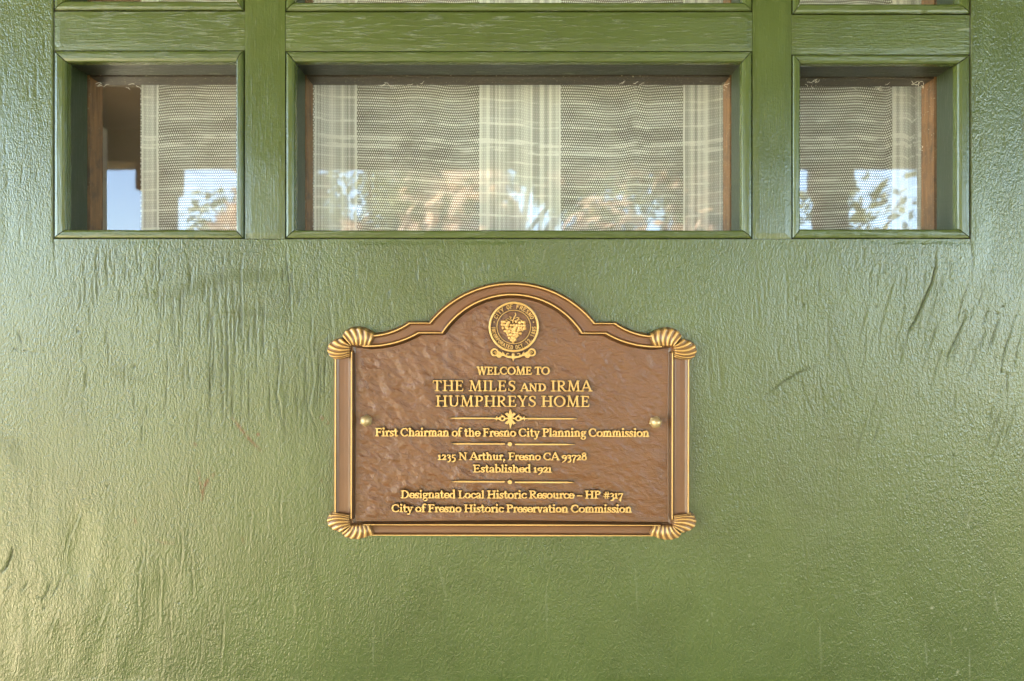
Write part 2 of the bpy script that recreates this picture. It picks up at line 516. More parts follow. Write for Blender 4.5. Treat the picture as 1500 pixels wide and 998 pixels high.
def leaf_cloud(n, lobes, size, seed, squash=1.0):
    r = np.random.default_rng(seed)
    lob = np.array(lobes)
    k = r.integers(0, len(lob), n)
    d = r.normal(size=(n, 3)); d /= np.linalg.norm(d, axis=1)[:, None]
    rad = lob[k, 3] * (0.35 + 0.65 * r.random(n) ** 0.5)
    c = lob[k, :3] + d * rad[:, None] * np.array([1, 1, squash])
    a = r.normal(size=(n, 3)); a /= np.linalg.norm(a, axis=1)[:, None]
    b = np.cross(a, r.normal(size=(n, 3))); b /= np.linalg.norm(b, axis=1)[:, None]
    sz = size * (0.6 + 0.8 * r.random(n))[:, None]
    v = np.stack([c - a * sz, c + b * sz * 0.45, c + a * sz, c - b * sz * 0.45], 1).reshape(-1, 3)
    f = np.arange(4 * n).reshape(-1, 4)
    return v, f


def tree(x, y, h, spread, n, seed, label, cat='tree', name='garden_tree', flower=0, low=0.35, lobes=14):
    g = -0.35
    t = empty(name, (x, y, g), label, cat, 'trees and shrubs mirrored in the glass')
    r = random.Random(seed)
    tb = MB()
    top = (x + r.uniform(-.2, .2), y, g + h * 0.55)
    tb.tube((x, y, g), top, 0.045 * h * 0.5, 0.02 * h * 0.5)
    L = []
    for i in range(lobes):
        a = r.uniform(0, 6.28); q = r.random() ** 0.5 * spread
        p = (x + math.cos(a) * q, y + math.sin(a) * q * 0.8, g + h * r.uniform(low, 0.95))
        L.append((*p, spread * r.uniform(0.22, 0.42)))
        tb.tube((x, y, g + h * r.uniform(0.15, 0.5)), p, 0.02 * h * 0.4, 0.006 * h * 0.4, 5)
    tb.build('trunk', M['bark'], t)
    v, f = leaf_cloud(n, L, 0.085, seed)
    mk('crown', v, f, M['leaf'], t)
    if flower:
        v, f = leaf_cloud(flower, [(a, b + d * 0.35, c + d * 0.2, d * 1.1) for a, b, c, d in L], 0.12, seed + 5)
        mk('blossom', v, f, M['flower'], t)


tree(-1.75, -7.4, 4.6, 1.7, 6500, 1, 'pink flowering shrub mirrored in the wide pane on the brown post side', name='flowering_shrub', cat='shrub', flower=2600, low=0.2)
tree(0.05, -7.0, 4.5, 1.7, 6500, 6, 'pink flowering shrub mirrored in the wide pane over the middle curtain stripe', name='flowering_shrub', cat='shrub', flower=2600, low=0.2)
tree(1.7, -7.6, 4.6, 1.6, 6500, 2, 'pink flowering shrub mirrored in the wide pane on the side with curtain hem', name='flowering_shrub', cat='shrub', flower=2200, low=0.2)
tree(0.2, -12.5, 8.0, 3.6, 22000, 3, 'tall dark tree mirrored behind the flowering shrubs in the wide pane', low=0.12, lobes=22)
tree(-4.4, -10.0, 4.6, 1.5, 1700, 4, 'thin leafed tree mirrored against bright sky beside the brown post', low=0.3)
tree(5.4, -9.5, 4.4, 1.2, 1000, 5, 'sparse tree mirrored against bright sky in the pane by the curtain edge', low=0.3)

# ------------------------------------------------------------------ the door
door = empty('front_door', (0, 0, 0), 'old green painted wooden front door with small recessed panes above a plain cracked panel', 'door')

# windows: outer edge of moulding, then its inner edge (all measured on the door face)
WIN = [  # x0,x1,y0,y1 outer ; x0,x1,y0,y1 inner
    ((79, 358, 74, 350), (97, 346, 91, 337)),
    ((418, 1102, 75, 350), (432, 1087, 91, 337.5)),
    ((1160, 1421, 80, 350), (1172, 1403, 93.5, 336)),
    ((79, 358, -262, 16), (97, 346, -245, 2)),
    ((418, 1102, -262, 17), (432, 1087, -245, 4)),
    ((1160, 1421, -258, 21), (1172, 1403, -245, 6)),
]
XL, XR = 78.0, 1422.0

# -- face skin: stiles and lower panel in one old veneer, grooved with its cracks
xe0, xe1 = 750 - DW / S, 750 + DW / S
ye1 = 499 + (ZC - DB) / S
ye0 = 499 - (DT - ZC) / S
gx = np.concatenate([np.linspace(xe0, -16, 12)[:-1], np.arange(-16, XL, 1.7), [XL - 1.0, XL], np.arange(XL + 1.0, XR - 1, 1.7), [XR, XR + 1.0],
                     np.arange(XR + 2, 1516, 1.7), np.linspace(1516, xe1, 12)])
gx = np.unique(np.round(gx, 3))
gy = np.concatenate([np.linspace(ye0, -16, 16)[:-1], np.arange(-16, 350.0, 3.0), [350.6], np.arange(352.5, 1012, 2.6), np.linspace(1014, ye1, 60)])
X, Y = np.meshgrid(gx, gy)
crack = np.zeros_like(X); stain = np.zeros_like(X); scuff = np.zeros_like(X); Hh = np.zeros_like(X)
inview = sstep(-16, 10, Y) * (1 - sstep(990, 1012, Y))
Hh += (fbm(X / 190, Y / 330, 2, 3) - 0.5) * 3.2
Hh += (fbm(X / 34, Y / 300, 3, 11) - 0.5) * 0.75 * (0.35 + 0.9 * sstep(0.42, 0.7, fbm(X / 260, Y / 260, 2, 21)))
warp = np.exp(-(((X - 110) / 190) ** 2 + ((Y - 900) / 130) ** 2))
Hh += warp * (np.sin((X + 0.33 * Y) / 13.0 + 3 * fbm(X / 70, Y / 90, 2, 31)) * 0.30 + (fbm(X / 40, Y / 100, 3, 33) - 0.5) * 3.0)
warp2 = np.exp(-(((X - 1440) / 120) ** 2 + ((Y - 470) / 120) ** 2))
Hh += warp2 * (fbm(X / 30, Y / 160, 3, 37) - 0.5) * 2.0


def groove(pts, depth=1.3, width=1.0, dark=0.9, lip=0.0, arr=None, rag=0.0):
    """cut a polyline into the skin"""
    global Hh
    pts = np.array(pts, float)
    seg = []
    for a, b in zip(pts[:-1], pts[1:]):
        n = max(2, int(np.hypot(*(b - a)) / 6))
        for t in np.linspace(0, 1, n, endpoint=False): seg.append(a + (b - a) * t)
    seg.append(pts[-1]); seg = np.array(seg)
    if rag:
        seg[:, 0] += (vnoise(seg[:, 1] / 9.0, seg[:, 0] * 0 + pts[0, 0], 5) - 0.5) * rag
    n = len(seg)
    for i in range(n - 1):
        a, b = seg[i], seg[i + 1]
        t0 = min(i / (n * 0.25 + 1e-6), 1.0, (n - 1 - i) / (n * 0.3 + 1e-6) + 0.1)
        m_ = 9
        ix0, ix1 = np.searchsorted(gx, [min(a[0], b[0]) - m_, max(a[0], b[0]) + m_])
        iy0, iy1 = np.searchsorted(gy, [min(a[1], b[1]) - m_, max(a[1], b[1]) + m_])
        if ix1 <= ix0 or iy1 <= iy0: continue
        xs = X[iy0:iy1, ix0:ix1]; ys = Y[iy0:iy1, ix0:ix1]
        d = b - a; l2 = d @ d + 1e-9
        t = np.clip(((xs - a[0]) * d[0] + (ys - a[1]) * d[1]) / l2, 0, 1)
        dist = np.hypot(xs - a[0] - t * d[0], ys - a[1] - t * d[1])
        k = np.exp(-(dist / width) ** 2) * t0
        if arr is None:
            crack[iy0:iy1, ix0:ix1] = np.maximum(crack[iy0:iy1, ix0:ix1], k * dark)
            cut[iy0:iy1, ix0:ix1] = np.maximum(cut[iy0:iy1, ix0:ix1], k * depth)
            if lip:
                side = np.sign((xs - a[0]) * d[1] - (ys - a[1]) * d[0])
                e = np.exp(-((dist - 2.2) / 3.2) ** 2) * t0 * lip * 0.45 * (side > 0)
                lift[iy0:iy1, ix0:ix1] = np.maximum(lift[iy0:iy1, ix0:ix1], e)
        else:
            arr[iy0:iy1, ix0:ix1] = np.maximum(arr[iy0:iy1, ix0:ix1], k * dark)


cut = np.zeros_like(X); lift = np.zeros_like(X)
# joints of the stiles, open at the top and closed by paint lower down
groove([(78.3, -30), (78.3, 200), (78.0, 350), (81, 380), (83.5, 412)], 2.2, 0.9, 0.9)
groove([(1421.7, -30), (1421.7, 200), (1421.7, 352), (1424.5, 380), (1423, 412)], 2.2, 0.9, 0.8)
groove([(358, 350), (356, 372), (352, 400), (354, 450), (355, 505)], 1.2, 0.9, 0.7, 0.4)
groove([(418, 350), (420, 385), (424, 420), (425, 448), (428, 470)], 1.5, 1.0, 0.8, 0.5)
# cracks one can point at
for p, dp, wd, dk, lp in [
    ([(332, 425), (333, 470), (334, 520), (334, 600)], 1.6, 0.9, 0.85, 0.7),
    ([(430, 380), (426, 430), (424, 470)], 1.1, 0.9, 0.6, 0.4),
    ([(374, 420), (375, 460), (377, 520), (376, 560)], 1.0, 0.8, 0.6, 0.5),
    ([(405, 480), (410, 530), (406, 580), (412, 610), (424, 640)], 1.3, 0.9, 0.7, 0.5),
    ([(453, 495), (458, 530), (459, 560), (452, 600), (470, 640)], 1.2, 0.9, 0.6, 0.5),
    ([(441, 560), (444, 610), (440, 635)], 1.0, 0.8, 0.5, 0.3),
    ([(320, 480), (322, 540)], 0.8, 0.8, 0.5, 0.3),
    ([(214, 402), (216, 420), (219, 436)], 1.0, 0.9, 0.7, 0.3),
    ([(246, 510), (245, 560), (243, 600)], 0.9, 0.8, 0.6, 0.3),
    ([(270, 520), (271, 590)], 0.9, 0.8, 0.5, 0.3),
    ([(182, 520), (184, 570)], 0.7, 0.8, 0.4, 0.3),
    ([(146, 352), (145, 400), (150, 430)], 0.9, 0.8, 0.5, 0.3),
    ([(104, 542), (99, 580)], 0.8, 0.8, 0.5, 0.2), ([(30, 482), (27, 488), (34, 510)], 1.0, 1.0, 0.7, 0.2),
    ([(0, 507), (28, 512), (56, 517)], 0.8, 0.8, 0.6, 0.0),
    ([(118, 572), (132, 640)], 0.7, 0.8, 0.4, 0.3),
    ([(1371, 350), (1370, 390), (1364, 416), (1352, 443), (1340, 470), (1330, 486), (1325, 508)], 2.2, 1.1, 1.0, 1.1),
    ([(1418, 447), (1412, 470), (1398, 500), (1390, 515), (1385, 535)], 1.5, 0.9, 0.85, 0.8),
    ([(1378, 467), (1368, 485), (1362, 508)], 1.1, 0.8, 0.7, 0.5),
    ([(1465, 460), (1455, 490), (1446, 512)], 1.2, 0.8, 0.7, 0.6),
    ([(1488, 458), (1480, 485), (1470, 520), (1466, 545), (1475, 546), (1474, 600)], 1.3, 0.8, 0.75, 0.6),
    ([(1443, 418), (1434, 445)], 0.9, 0.8, 0.6, 0.4), ([(1449, 447), (1440, 475)], 0.9, 0.8, 0.6, 0.4),
    ([(1499, 480), (1490, 510), (1486, 540)], 0.9, 0.8, 0.6, 0.4),
    ([(1316, 392), (1304, 425), (1296, 452), (1290, 480), (1286, 510)], 0.9, 0.9, 0.5, 0.5),
    ([(1214, 475), (1225, 505), (1237, 528), (1246, 560), (1256, 600)], 0.9, 0.8, 0.5, 0.4),
    ([(1170, 535), (1178, 575), (1194, 612)], 0.9, 0.8, 0.5, 0.4), ([(1268, 480), (1266, 520), (1262, 540)], 0.7, 0.8, 0.45, 0.3),
    ([(1198, 540), (1206, 585)], 0.6, 0.8, 0.35, 0.3), ([(1454, 590), (1450, 620)], 0.7, 0.8, 0.5, 0.3), ([(1400, 560), (1397, 610)], 0.6, 0.8, 0.45, 0.3),
    ([(1430, 452), (1450, 457), (1474, 462)], 0.6, 0.9, 0.6, 0.0),
    ([(1040, 500), (1040, 530), (1046, 560)], 0.6, 0.8, 0.35, 0.3),
    ([(20, 795), (17, 815), (10, 830), (0, 842)], 2.0, 1.2, 1.0, 0.9),
    ([(44, 842), (38, 858), (32, 866)], 1.2, 0.9, 0.8, 0.5), ([(30, 846), (12, 860), (6, 872)], 0.9, 0.8, 0.6, 0.4),
    ([(42, 874), (54, 874), (62, 878), (70, 866), (76, 846)], 1.2, 0.9, 0.8, 0.6), ([(95, 836), (82, 864), (74, 876)], 1.1, 0.9, 0.7, 0.7),
    ([(208, 795), (210, 815), (204, 838), (202, 870), (204, 915)], 1.0, 1.5, 0.25, 1.6),
    ([(234, 822), (235, 850), (233, 880), (234, 915)], 1.0, 1.5, 0.2, 1.5),
    ([(264, 765), (268, 800), (264, 830)], 0.8, 1.3, 0.2, 1.2), ([(120, 745), (100, 790), (95, 820)], 0.9, 1.4, 0.2, 1.2),
    ([(88, 885), (76, 920), (64, 945)], 0.9, 1.3, 0.25, 1.2), ([(108, 760), (104, 800)], 0.7, 1.2, 0.2, 0.9),
    ([(326, 860), (327, 930), (322, 990)], 0.8, 1.4, 0.2, 1.3), ([(280, 800), (284, 880)], 0.7, 1.3, 0.15, 1.1),
    ([(158, 880), (140, 930)], 0.7, 1.2, 0.15, 1.0), ([(248, 880), (252, 960)], 0.7, 1.2, 0.15, 1.0)]:
    groove(p, dp, wd, dk, lp, rag=1.6)
# hairline checks in the old veneer
def hair(x0, x1, y0, y1, n, l0, l1, dk, lean=0.0, dp=0.9, lp=0.03):
    for _ in range(n):
        x = random.uniform(x0, x1); y = random.uniform(y0, y1); l = random.uniform(l0, l1); s = lean + random.uniform(-.05, .05)
        groove([(x, y), (x + s * l * 0.5 + random.uniform(-2, 2), y + l * 0.5), (x + s * l, y + l)], dp * random.uniform(.5, 1.1), random.uniform(.7, 1.0),
               dk * random.uniform(.4, 1.0), lp, rag=1.8)
hair(110, 480, 352, 420, 50, 15, 60, 0.85)
hair(300, 485, 400, 560, 60, 25, 110, 0.90)
hair(120, 300, 420, 600, 24, 20, 70, 0.7)
hair(480, 640, 360, 470, 22, 20, 80, 0.32, 0.1)
hair(640, 1000, 355, 405, 14, 12, 35, 0.25)
hair(1030, 1250, 352, 620, 26, 30, 90, 0.30, 0.05)
hair(1180, 1425, 350, 400, 24, 14, 50, 0.45, -0.05)
hair(1260, 1500, 400, 620, 34, 25, 90, 0.50, -0.28)
hair(0, 480, 640, 960, 30, 20, 80, 0.16, -0.06, 0.6, 0.35)
hair(0, 76, 0, 340, 12, 20, 70, 0.20)
hair(1424, 1500, 0, 340, 10, 20, 70, 0.20)
hair(1030, 1480, 620, 960, 22, 20, 90, 0.12, 0.03, 0.4, 0.3)
# dark rubbed smears, one pencil-like scratch, rust coloured spatter, specks
for p, wd, dk in [([(215, 446), (262, 428), (300, 415), (345, 404), (395, 403), (440, 412)], 13, 0.50), ([(180, 435), (250, 431), (300, 424)], 8, 0.38),
                  ([(290, 472), (330, 462), (375, 458), (430, 468), (470, 478)], 5, 0.42), ([(285, 471), (350, 457)], 1.6, 0.55),
                  ([(155, 545), (185, 552), (225, 562)], 4, 0.45), ([(160, 540), (190, 553)], 10, 0.32),
                  ([(0, 640), (22, 655), (28, 690)], 16, 0.35)]:
    groove(p, 0, wd, dk, arr=scuff)
groove([(1115, 587), (1130, 573), (1150, 558), (1172, 545), (1196, 536)], 0.8, 1.3, 0.95, rag=0.0)
for p, wd, dk in [([(336, 608), (348, 622), (364, 642), (382, 660)], 2.0, 0.8), ([(466, 607), (480, 620)], 2.4, 0.6), ([(318, 690), (304, 705), (297, 718), (296, 732)], 2.6, 0.85),
                  ([(290, 680), (293, 706), (297, 730)], 1.7, 0.6), ([(222, 788), (236, 795), (254, 796)], 2.0, 0.35), ([(196, 755), (199, 768)], 2.0, 0.45),
                  ([(354, 780), (357, 795)], 2.2, 0.3), ([(284, 648), (287, 652)], 2.2, 0.5), ([(470, 700), (472, 706)], 2, 0.3)]:
    groove(p, 0, wd, dk, arr=stain)
groove([(374, 634), (379, 637)], 0, 1.8, 1.0, arr=stain)
pale = np.zeros_like(X)
for p, wd, dk in [([(1363, 889), (1366, 891)], 1.5, .9), ([(1414, 921), (1415, 922)], 1.3, .9), ([(1368, 951), (1369, 953)], 1.3, .8), ([(1405, 981), (1402, 986)], 1.4, .9), ([(1252, 863), (1253, 864)], 1.2, .9),
                  ([(1280, 850), (1281, 852)], 1.2, .8), ([(1355, 930), (1358, 975)], 1.0, .35), ([(1420, 950), (1421, 998)], 1.0, .35), ([(1392, 920), (1393, 945)], 1.0, .3), ([(1455, 860), (1462, 900)], 1.2, .35),
                  ([(1423, 745), (1416, 775)], 1.1, .4), ([(1096, 812), (1098, 815)], 1.2, .7), ([(1042, 898), (1043, 900)], 1.1, .7), ([(1102, 913), (1103, 914)], 1.1, .7), ([(1035, 908), (1036, 909)], 1.1, .7),
                  ([(690, 640), (700, 700)], .9, .0), ([(640, 820), (655, 880)], 1.0, .25), ([(800, 850), (801, 930)], 1.0, .22), ([(930, 820), (934, 900)], 1.0, .2), ([(548, 900), (546, 980)], 1.0, .2), ([(1200, 900), (1203, 985)], 1.0, .22),
                  ([(755, 372), (762, 392)], .9, .4), ([(700, 383), (706, 404)], .9, .3), ([(800, 360), (794, 386)], .9, .3), ([(1268, 872), (1292, 868)], 1.0, .3)]:
    groove(p, 0, wd, dk, arr=pale)
stain *= sstep(0.18, 0.48, vnoise(X / 2.6, Y / 3.2, 77)) * 1.2
stain = np.clip(stain, 0, 1)
specks = [(43, 432), (113, 484), (195, 537), (1165, 437), (1177, 445), (1263, 445), (1282, 448), (1324, 451), (1452, 397), (1410, 457), (1467, 448), (1283, 404), (1155, 660),
          (1394, 666), (157, 711), (260, 882), (62, 891), (170, 935), (1395, 74), (660, 860), (900, 905), (1050, 500), (600, 880), (700, 388), (1180, 736), (1370, 970)]
for (sx, sy) in specks:
    groove([(sx, sy), (sx + random.uniform(0.5, 3.5), sy + random.uniform(-1, 2))], 1.0, random.uniform(1.0, 1.7), 0.9)
Hh += lift - cut
Hh += 0
inside = np.minimum(np.minimum(X - XL, XR - X), 350.6 - Y)
Hh = np.where(inside > -7, np.minimum(Hh, 0.3), Hh)
Hh = Hh * inview
keep = ~((X[:-1, :-1] >= XL - 0.01) & (X[:-1, 1:] <= XR + 0.01) & (Y[1:, :-1] <= 350.7))
vv, ff, aa = compact(PA(X, Y, Hh), grid_faces(len(gy), len(gx), keep), {'crack': crack, 'stain': stain, 'scuff': scuff, 'pale': pale})
mk('door_panel', vv, ff, M['paint'], door, smooth=True, attrs=aa, front=True)

# -- the body behind the skin: solid round the openings
def band(x0, x1, y0, y1, h0=-88, h1=-4): return (x0, x1, y0, y1, h0, h1)
core = MB()
core.box(xe0, XL - 0.6, ye0, ye1, -88, -5)
core.box(XR + 0.6, xe1, ye0, ye1, -88, -5)
core.box(XL - 0.4, XR + 0.4, 353, ye1, -87.5, -5.3)
core.box(XL - 0.4, XR + 0.4, ye0, -264, -87.5, -5.3)
core.build('door_core', M['core'], door)

# -- mullions and rails, each board with its own grain
def board(name, x0, x1, y0, y1, mat, h=0.0, seed=1, parent=door):
    nx = max(3, int((x1 - x0) / 8)); ny = max(3, int((y1 - y0) / 8))
    xs = np.linspace(x0, x1, nx); ys = np.linspace(y0, y1, ny)
    xx, yy = np.meshgrid(xs, ys)
    hh = h + (fbm(xx / 80, yy / 80, 2, seed) - 0.5) * 0.9
    bev = np.minimum(np.minimum(xx - x0, x1 - xx), np.minimum(yy - y0, y1 - yy))
    hh = np.where(bev < 0.1, h - 0.7, hh)
    v = PA(xx, yy, hh); f = grid_faces(ny, nx)
    b = MB(); b.v = [tuple(p) for p in v]; b.f = [tuple(q) for q in f]
    ring = list(range(nx)) + [nx * (i + 1) - 1 for i in range(1, ny)] + [nx * ny - 1 - i for i in range(1, nx)] + [nx * (ny - 1 - i) for i in range(1, ny - 1)]
    n0 = len(b.v)
    for r_ in ring:
        p = b.v[r_]; b.v.append((p[0], 88 * S, p[2]))
    for i in range(len(ring)):
        j = (i + 1) % len(ring)
        b.f.append((ring[i], ring[j], n0 + j, n0 + i))
    b.f.append(tuple(n0 + i for i in range(len(ring))))
    return mk(name, b.v, b.f, mat, parent, front=False)

board('mullion', 358.6, 417.4, -262, 350.0, M['paint_v'], 0.2, 3)
board('mullion', 1102.6, 1159.4, -262, 350.0, M['paint_v'], 0.1, 4)
board('rail', XL + 0.6, XR - 0.6, ye0 + 0.3, -262.6, M['paint_h'], 0.1, 8)
board('rail', 79.2, 358.2, 16.8, 73.6, M['paint_h'], -0.3, 5)
board('rail', 417.8, 1102.2, 17.8, 74.6, M['paint_h'], -0.3, 6)
board('rail', 1159.8, 1420.9, 21.8, 79.6, M['paint_h'], -0.3, 7)


def moulding(parent, ox0, ox1, oy0, oy1, ix0, ix1, iy0, iy1):
    """four mitred sticks round an opening"""
    prof = [(0.0, -30.0), (0.0, 0.4), (0.10, 1.8), (0.30, 2.6), (0.72, 2.2), (0.92, 0.9), (1.0, -1.2), (1.0, -10.0)]
    g = 1.3
    ox0 += g; ox1 -= g; oy0 += g; oy1 -= g * 0.6
    Oc = [(ox0, oy0), (ox1, oy0), (ox1, oy1), (ox0, oy1)]
    Ic = [(ix0, iy0), (ix1, iy0), (ix1, iy1), (ix0, iy1)]
    for k in range(4):
        a, b = k, (k + 1) % 4
        horiz = k in (0, 2)
        n = max(4, int((abs(Oc[a][0] - Oc[b][0]) + abs(Oc[a][1] - Oc[b][1])) / 10))
        V = []
        for i in range(n + 1):
            s = i / n
            for (t, h) in prof:
                pa = (Oc[a][0] + (Ic[a][0] - Oc[a][0]) * t, Oc[a][1] + (Ic[a][1] - Oc[a][1]) * t)
                pb = (Oc[b][0] + (Ic[b][0] - Oc[b][0]) * t, Oc[b][1] + (Ic[b][1] - Oc[b][1]) * t)
                gap = 0.8
                L = math.hypot(pb[0] - pa[0], pb[1] - pa[1]); q = (gap + s * (L - 2 * gap)) / L
                wob = (float(vnoise(np.array(s * 9.0), np.array(k * 3.3 + ox0), 9)) - 0.5) * 0.7
                x = pa[0] + (pb[0] - pa[0]) * q + (0 if horiz else wob * (0.3 + t * 0.4))
                y = pa[1] + (pb[1] - pa[1]) * q + (wob * (0.3 + t * 0.4) if horiz else 0)
                V.append(P(x, y, h + wob * 0.4))
        m_ = len(prof)
        F = [(i * m_ + j, i * m_ + j + 1, (i + 1) * m_ + j + 1, (i + 1) * m_ + j) for i in range(n) for j in range(m_ - 1)]
        F += [tuple(range(m_)), tuple(n * m_ + j for j in reversed(range(m_)))]
        mk('moulding', V, F, M['paint_h'] if horiz else M['paint_v'], parent)


def tube_frame(name, parent, x0, x1, y0, y1, h0, h1, th, mats, step=0.0):
    """four boards lining an opening, butted at the corners"""
    if isinstance(mats, tuple):
        mv, mh = mats
    else: mv = mh = mats
    a = MB(); a.box(x0 - th, x0, y0 - th, y1 + th, h0, h1).box(x1, x1 + th, y0 - th, y1 + th, h0, h1)
    b = MB(); b.box(x0 + 0.02, x1 - 0.02, y0 - th, y0, h0, h1).box(x0 + 0.02, x1 - 0.02, y1, y1 + th, h0, h1)
    me = a.build(name, mv, parent)
    b.build(name, mh, parent)


for k, (o_, i_) in enumerate(WIN):
    wroot = bpy.data.objects.new('window_lite', None)
    C.objects.link(wroot)
    cxm, cym = (o_[0] + o_[1]) / 2, o_[3]
    WORLD_LOC[wroot.name] = Vector(P(cxm, cym, 0)); wroot.parent = door; wroot.location = WORLD_LOC[wroot.name]
    wroot.empty_display_size = 0.03
    moulding(wroot, *o_, *i_)
    x0, x1, y0, y1 = i_
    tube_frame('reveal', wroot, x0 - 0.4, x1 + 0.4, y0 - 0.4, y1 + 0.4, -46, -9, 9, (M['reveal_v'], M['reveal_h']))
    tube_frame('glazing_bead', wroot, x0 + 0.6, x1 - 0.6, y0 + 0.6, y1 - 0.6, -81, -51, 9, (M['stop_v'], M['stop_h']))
    MB().box(x0 - 3, x1 + 3, y0 - 3, y1 + 3, -50.4, -46.6).build('pane', M['glass'], wroot)

# old cobwebs and dust caught in the corners of the panes
M['web'] = plain("cobweb_dust", (0.55, 0.52, 0.44, 1), (0.7, 0.67, 0.58, 1), 200)
LITES = [o for o in C.objects if o.name.startswith('window_lite')]
LITES.sort(key=lambda o: (-o.location.z < -1.6, o.location.x))
for wi, spots in ((0, [(116, 107, 7, 5), (180, 109, 26, 3)]), (1, [(1070, 108, 8, 7), (560, 108, 60, 9), (950, 108, 40, 6)]), (2, [(1208, 104, 12, 8), (1372, 106, 9, 10), (1376, 200, 5, 4), (1365, 330, 10, 4), (1300, 110, 40, 6)])):
    wb = MB()
    for (x, y, sp, n) in spots:
        for k in range(n):
            a = [x + random.uniform(-sp, sp), y + random.uniform(-3, 3), -44 + random.uniform(-4, 3)]
            ang = random.uniform(-1.2, 1.2)
            for q in range(3):
                ang += random.uniform(-.9, .9)
                b = [a[0] + math.cos(ang) * 3.0, a[1] + math.sin(ang) * 2.0, a[2] + random.uniform(-1, 1)]
                wb.tube(P(*a), P(*b), random.uniform(.15, .4) * S, random.uniform(.12, .35) * S, 5)
                a = b
    wb.build('cobweb', M['web'], LITES[wi])

# ------------------------------------------------------------------ curtain behind the glass
nxc, nzc = 330, 90
cxs = np.linspace(cx_(206), cx_(1352), nxc); cys = np.linspace(-300, 420, nzc)
xx, yy = np.meshgrid(cxs, cys)
edge_r = sstep(cx_(1290), cx_(1352), xx)
hh = -CD + (fbm(xx / 130, yy / 900, 2, 51) - 0.5) * 3 + np.sin(xx / 21 + yy / 300) * edge_r * 3.0
xw = xx + edge_r * (fbm(xx * 0 + 3, yy / 120, 2, 53) - 0.5) * 10 - edge_r * (yy - 120) * 0.03
ZM = ZC + (499 - 120) * S
cur = mk('sheer_curtain', np.stack([xw * S, -hh * S, ZC + (499 - yy) * S], -1).reshape(-1, 3), grid_faces(nzc, nxc), M['curtain'],
         origin=(0, CD * S, ZC), smooth=True, front=True)
tag(cur, 'cream loose woven sheer curtain with close striped bands hanging behind the door panes', 'curtain')

# ------------------------------------------------------------------ the plaque
PK = 1 - 11.0 / 916.67                     # the raised faces stand about 11 units nearer the lens than the door
def Q(x, y): return 750 + (np.asarray(x, float) - 750) * PK, 499 + (np.asarray(y, float) - 499) * PK
PB = 1.2                                   # its back clears the paint
PZ0 = 8.0                                  # height of the ground of the plaque

_q = Q(749.5, 784)
plaque = empty('bronze_plaque', P(float(_q[0]), float(_q[1]), PB), 'brown cast plaque with arched top and raised gold lettering on the green door', 'plaque')


def pmesh(name, x, y, h, faces, attrs, parent, mat='bronze', smooth=True, label=None):
    qx, qy = Q(x, y)
    return mk(name, PA(qx, qy, h), faces, M[mat], parent, smooth=smooth, attrs=attrs, front=True, label=label)


def arc_pts(p0, p1, cxy, n):
    a0 = math.atan2(p0[1] - cxy[1], p0[0] - cxy[0]); a1 = math.atan2(p1[1] - cxy[1], p1[0] - cxy[0])
    if a1 - a0 > math.pi: a1 -= 2 * math.pi
    if a1 - a0 < -math.pi: a1 += 2 * math.pi
    r0 = math.hypot(p0[0] - cxy[0], p0[1] - cxy[1]); r1 = math.hypot(p1[0] - cxy[0], p1[1] - cxy[1])
    return [(cxy[0] + (r0 + (r1 - r0) * t) * math.cos(a0 + (a1 - a0) * t), cxy[1] + (r0 + (r1 - r0) * t) * math.sin(a0 + (a1 - a0) * t)) for t in np.linspace(0, 1, n)]


def line_pts(p0, p1, n):
    return [(p0[0] + (p1[0] - p0[0]) * t, p0[1] + (p1[1] - p0[1]) * t) for t in np.linspace(0, 1, n)]


def half_top(corner, line_end, s_end, flat_end, top, n):
    """left half of an edge line, corner to crown"""
    pts = line_pts(corner, line_end, n[0])
    dx = s_end[0] - line_end[0]; sag = line_end[1] - s_end[1]; r = (dx * dx + sag * sag) / (2 * sag)
    pts += arc_pts(line_end, s_end, (line_end[0], line_end[1] - r), n[1])[1:]
    pts += line_pts(s_end, flat_end, n[2])[1:]
    dx = top[0] - flat_end[0]; sag = flat_end[1] - top[1]; r = (dx * dx + sag * sag) / (2 * sag)
    pts += arc_pts(flat_end, top, (top[0], top[1] + r), n[3])[1:]
    return pts


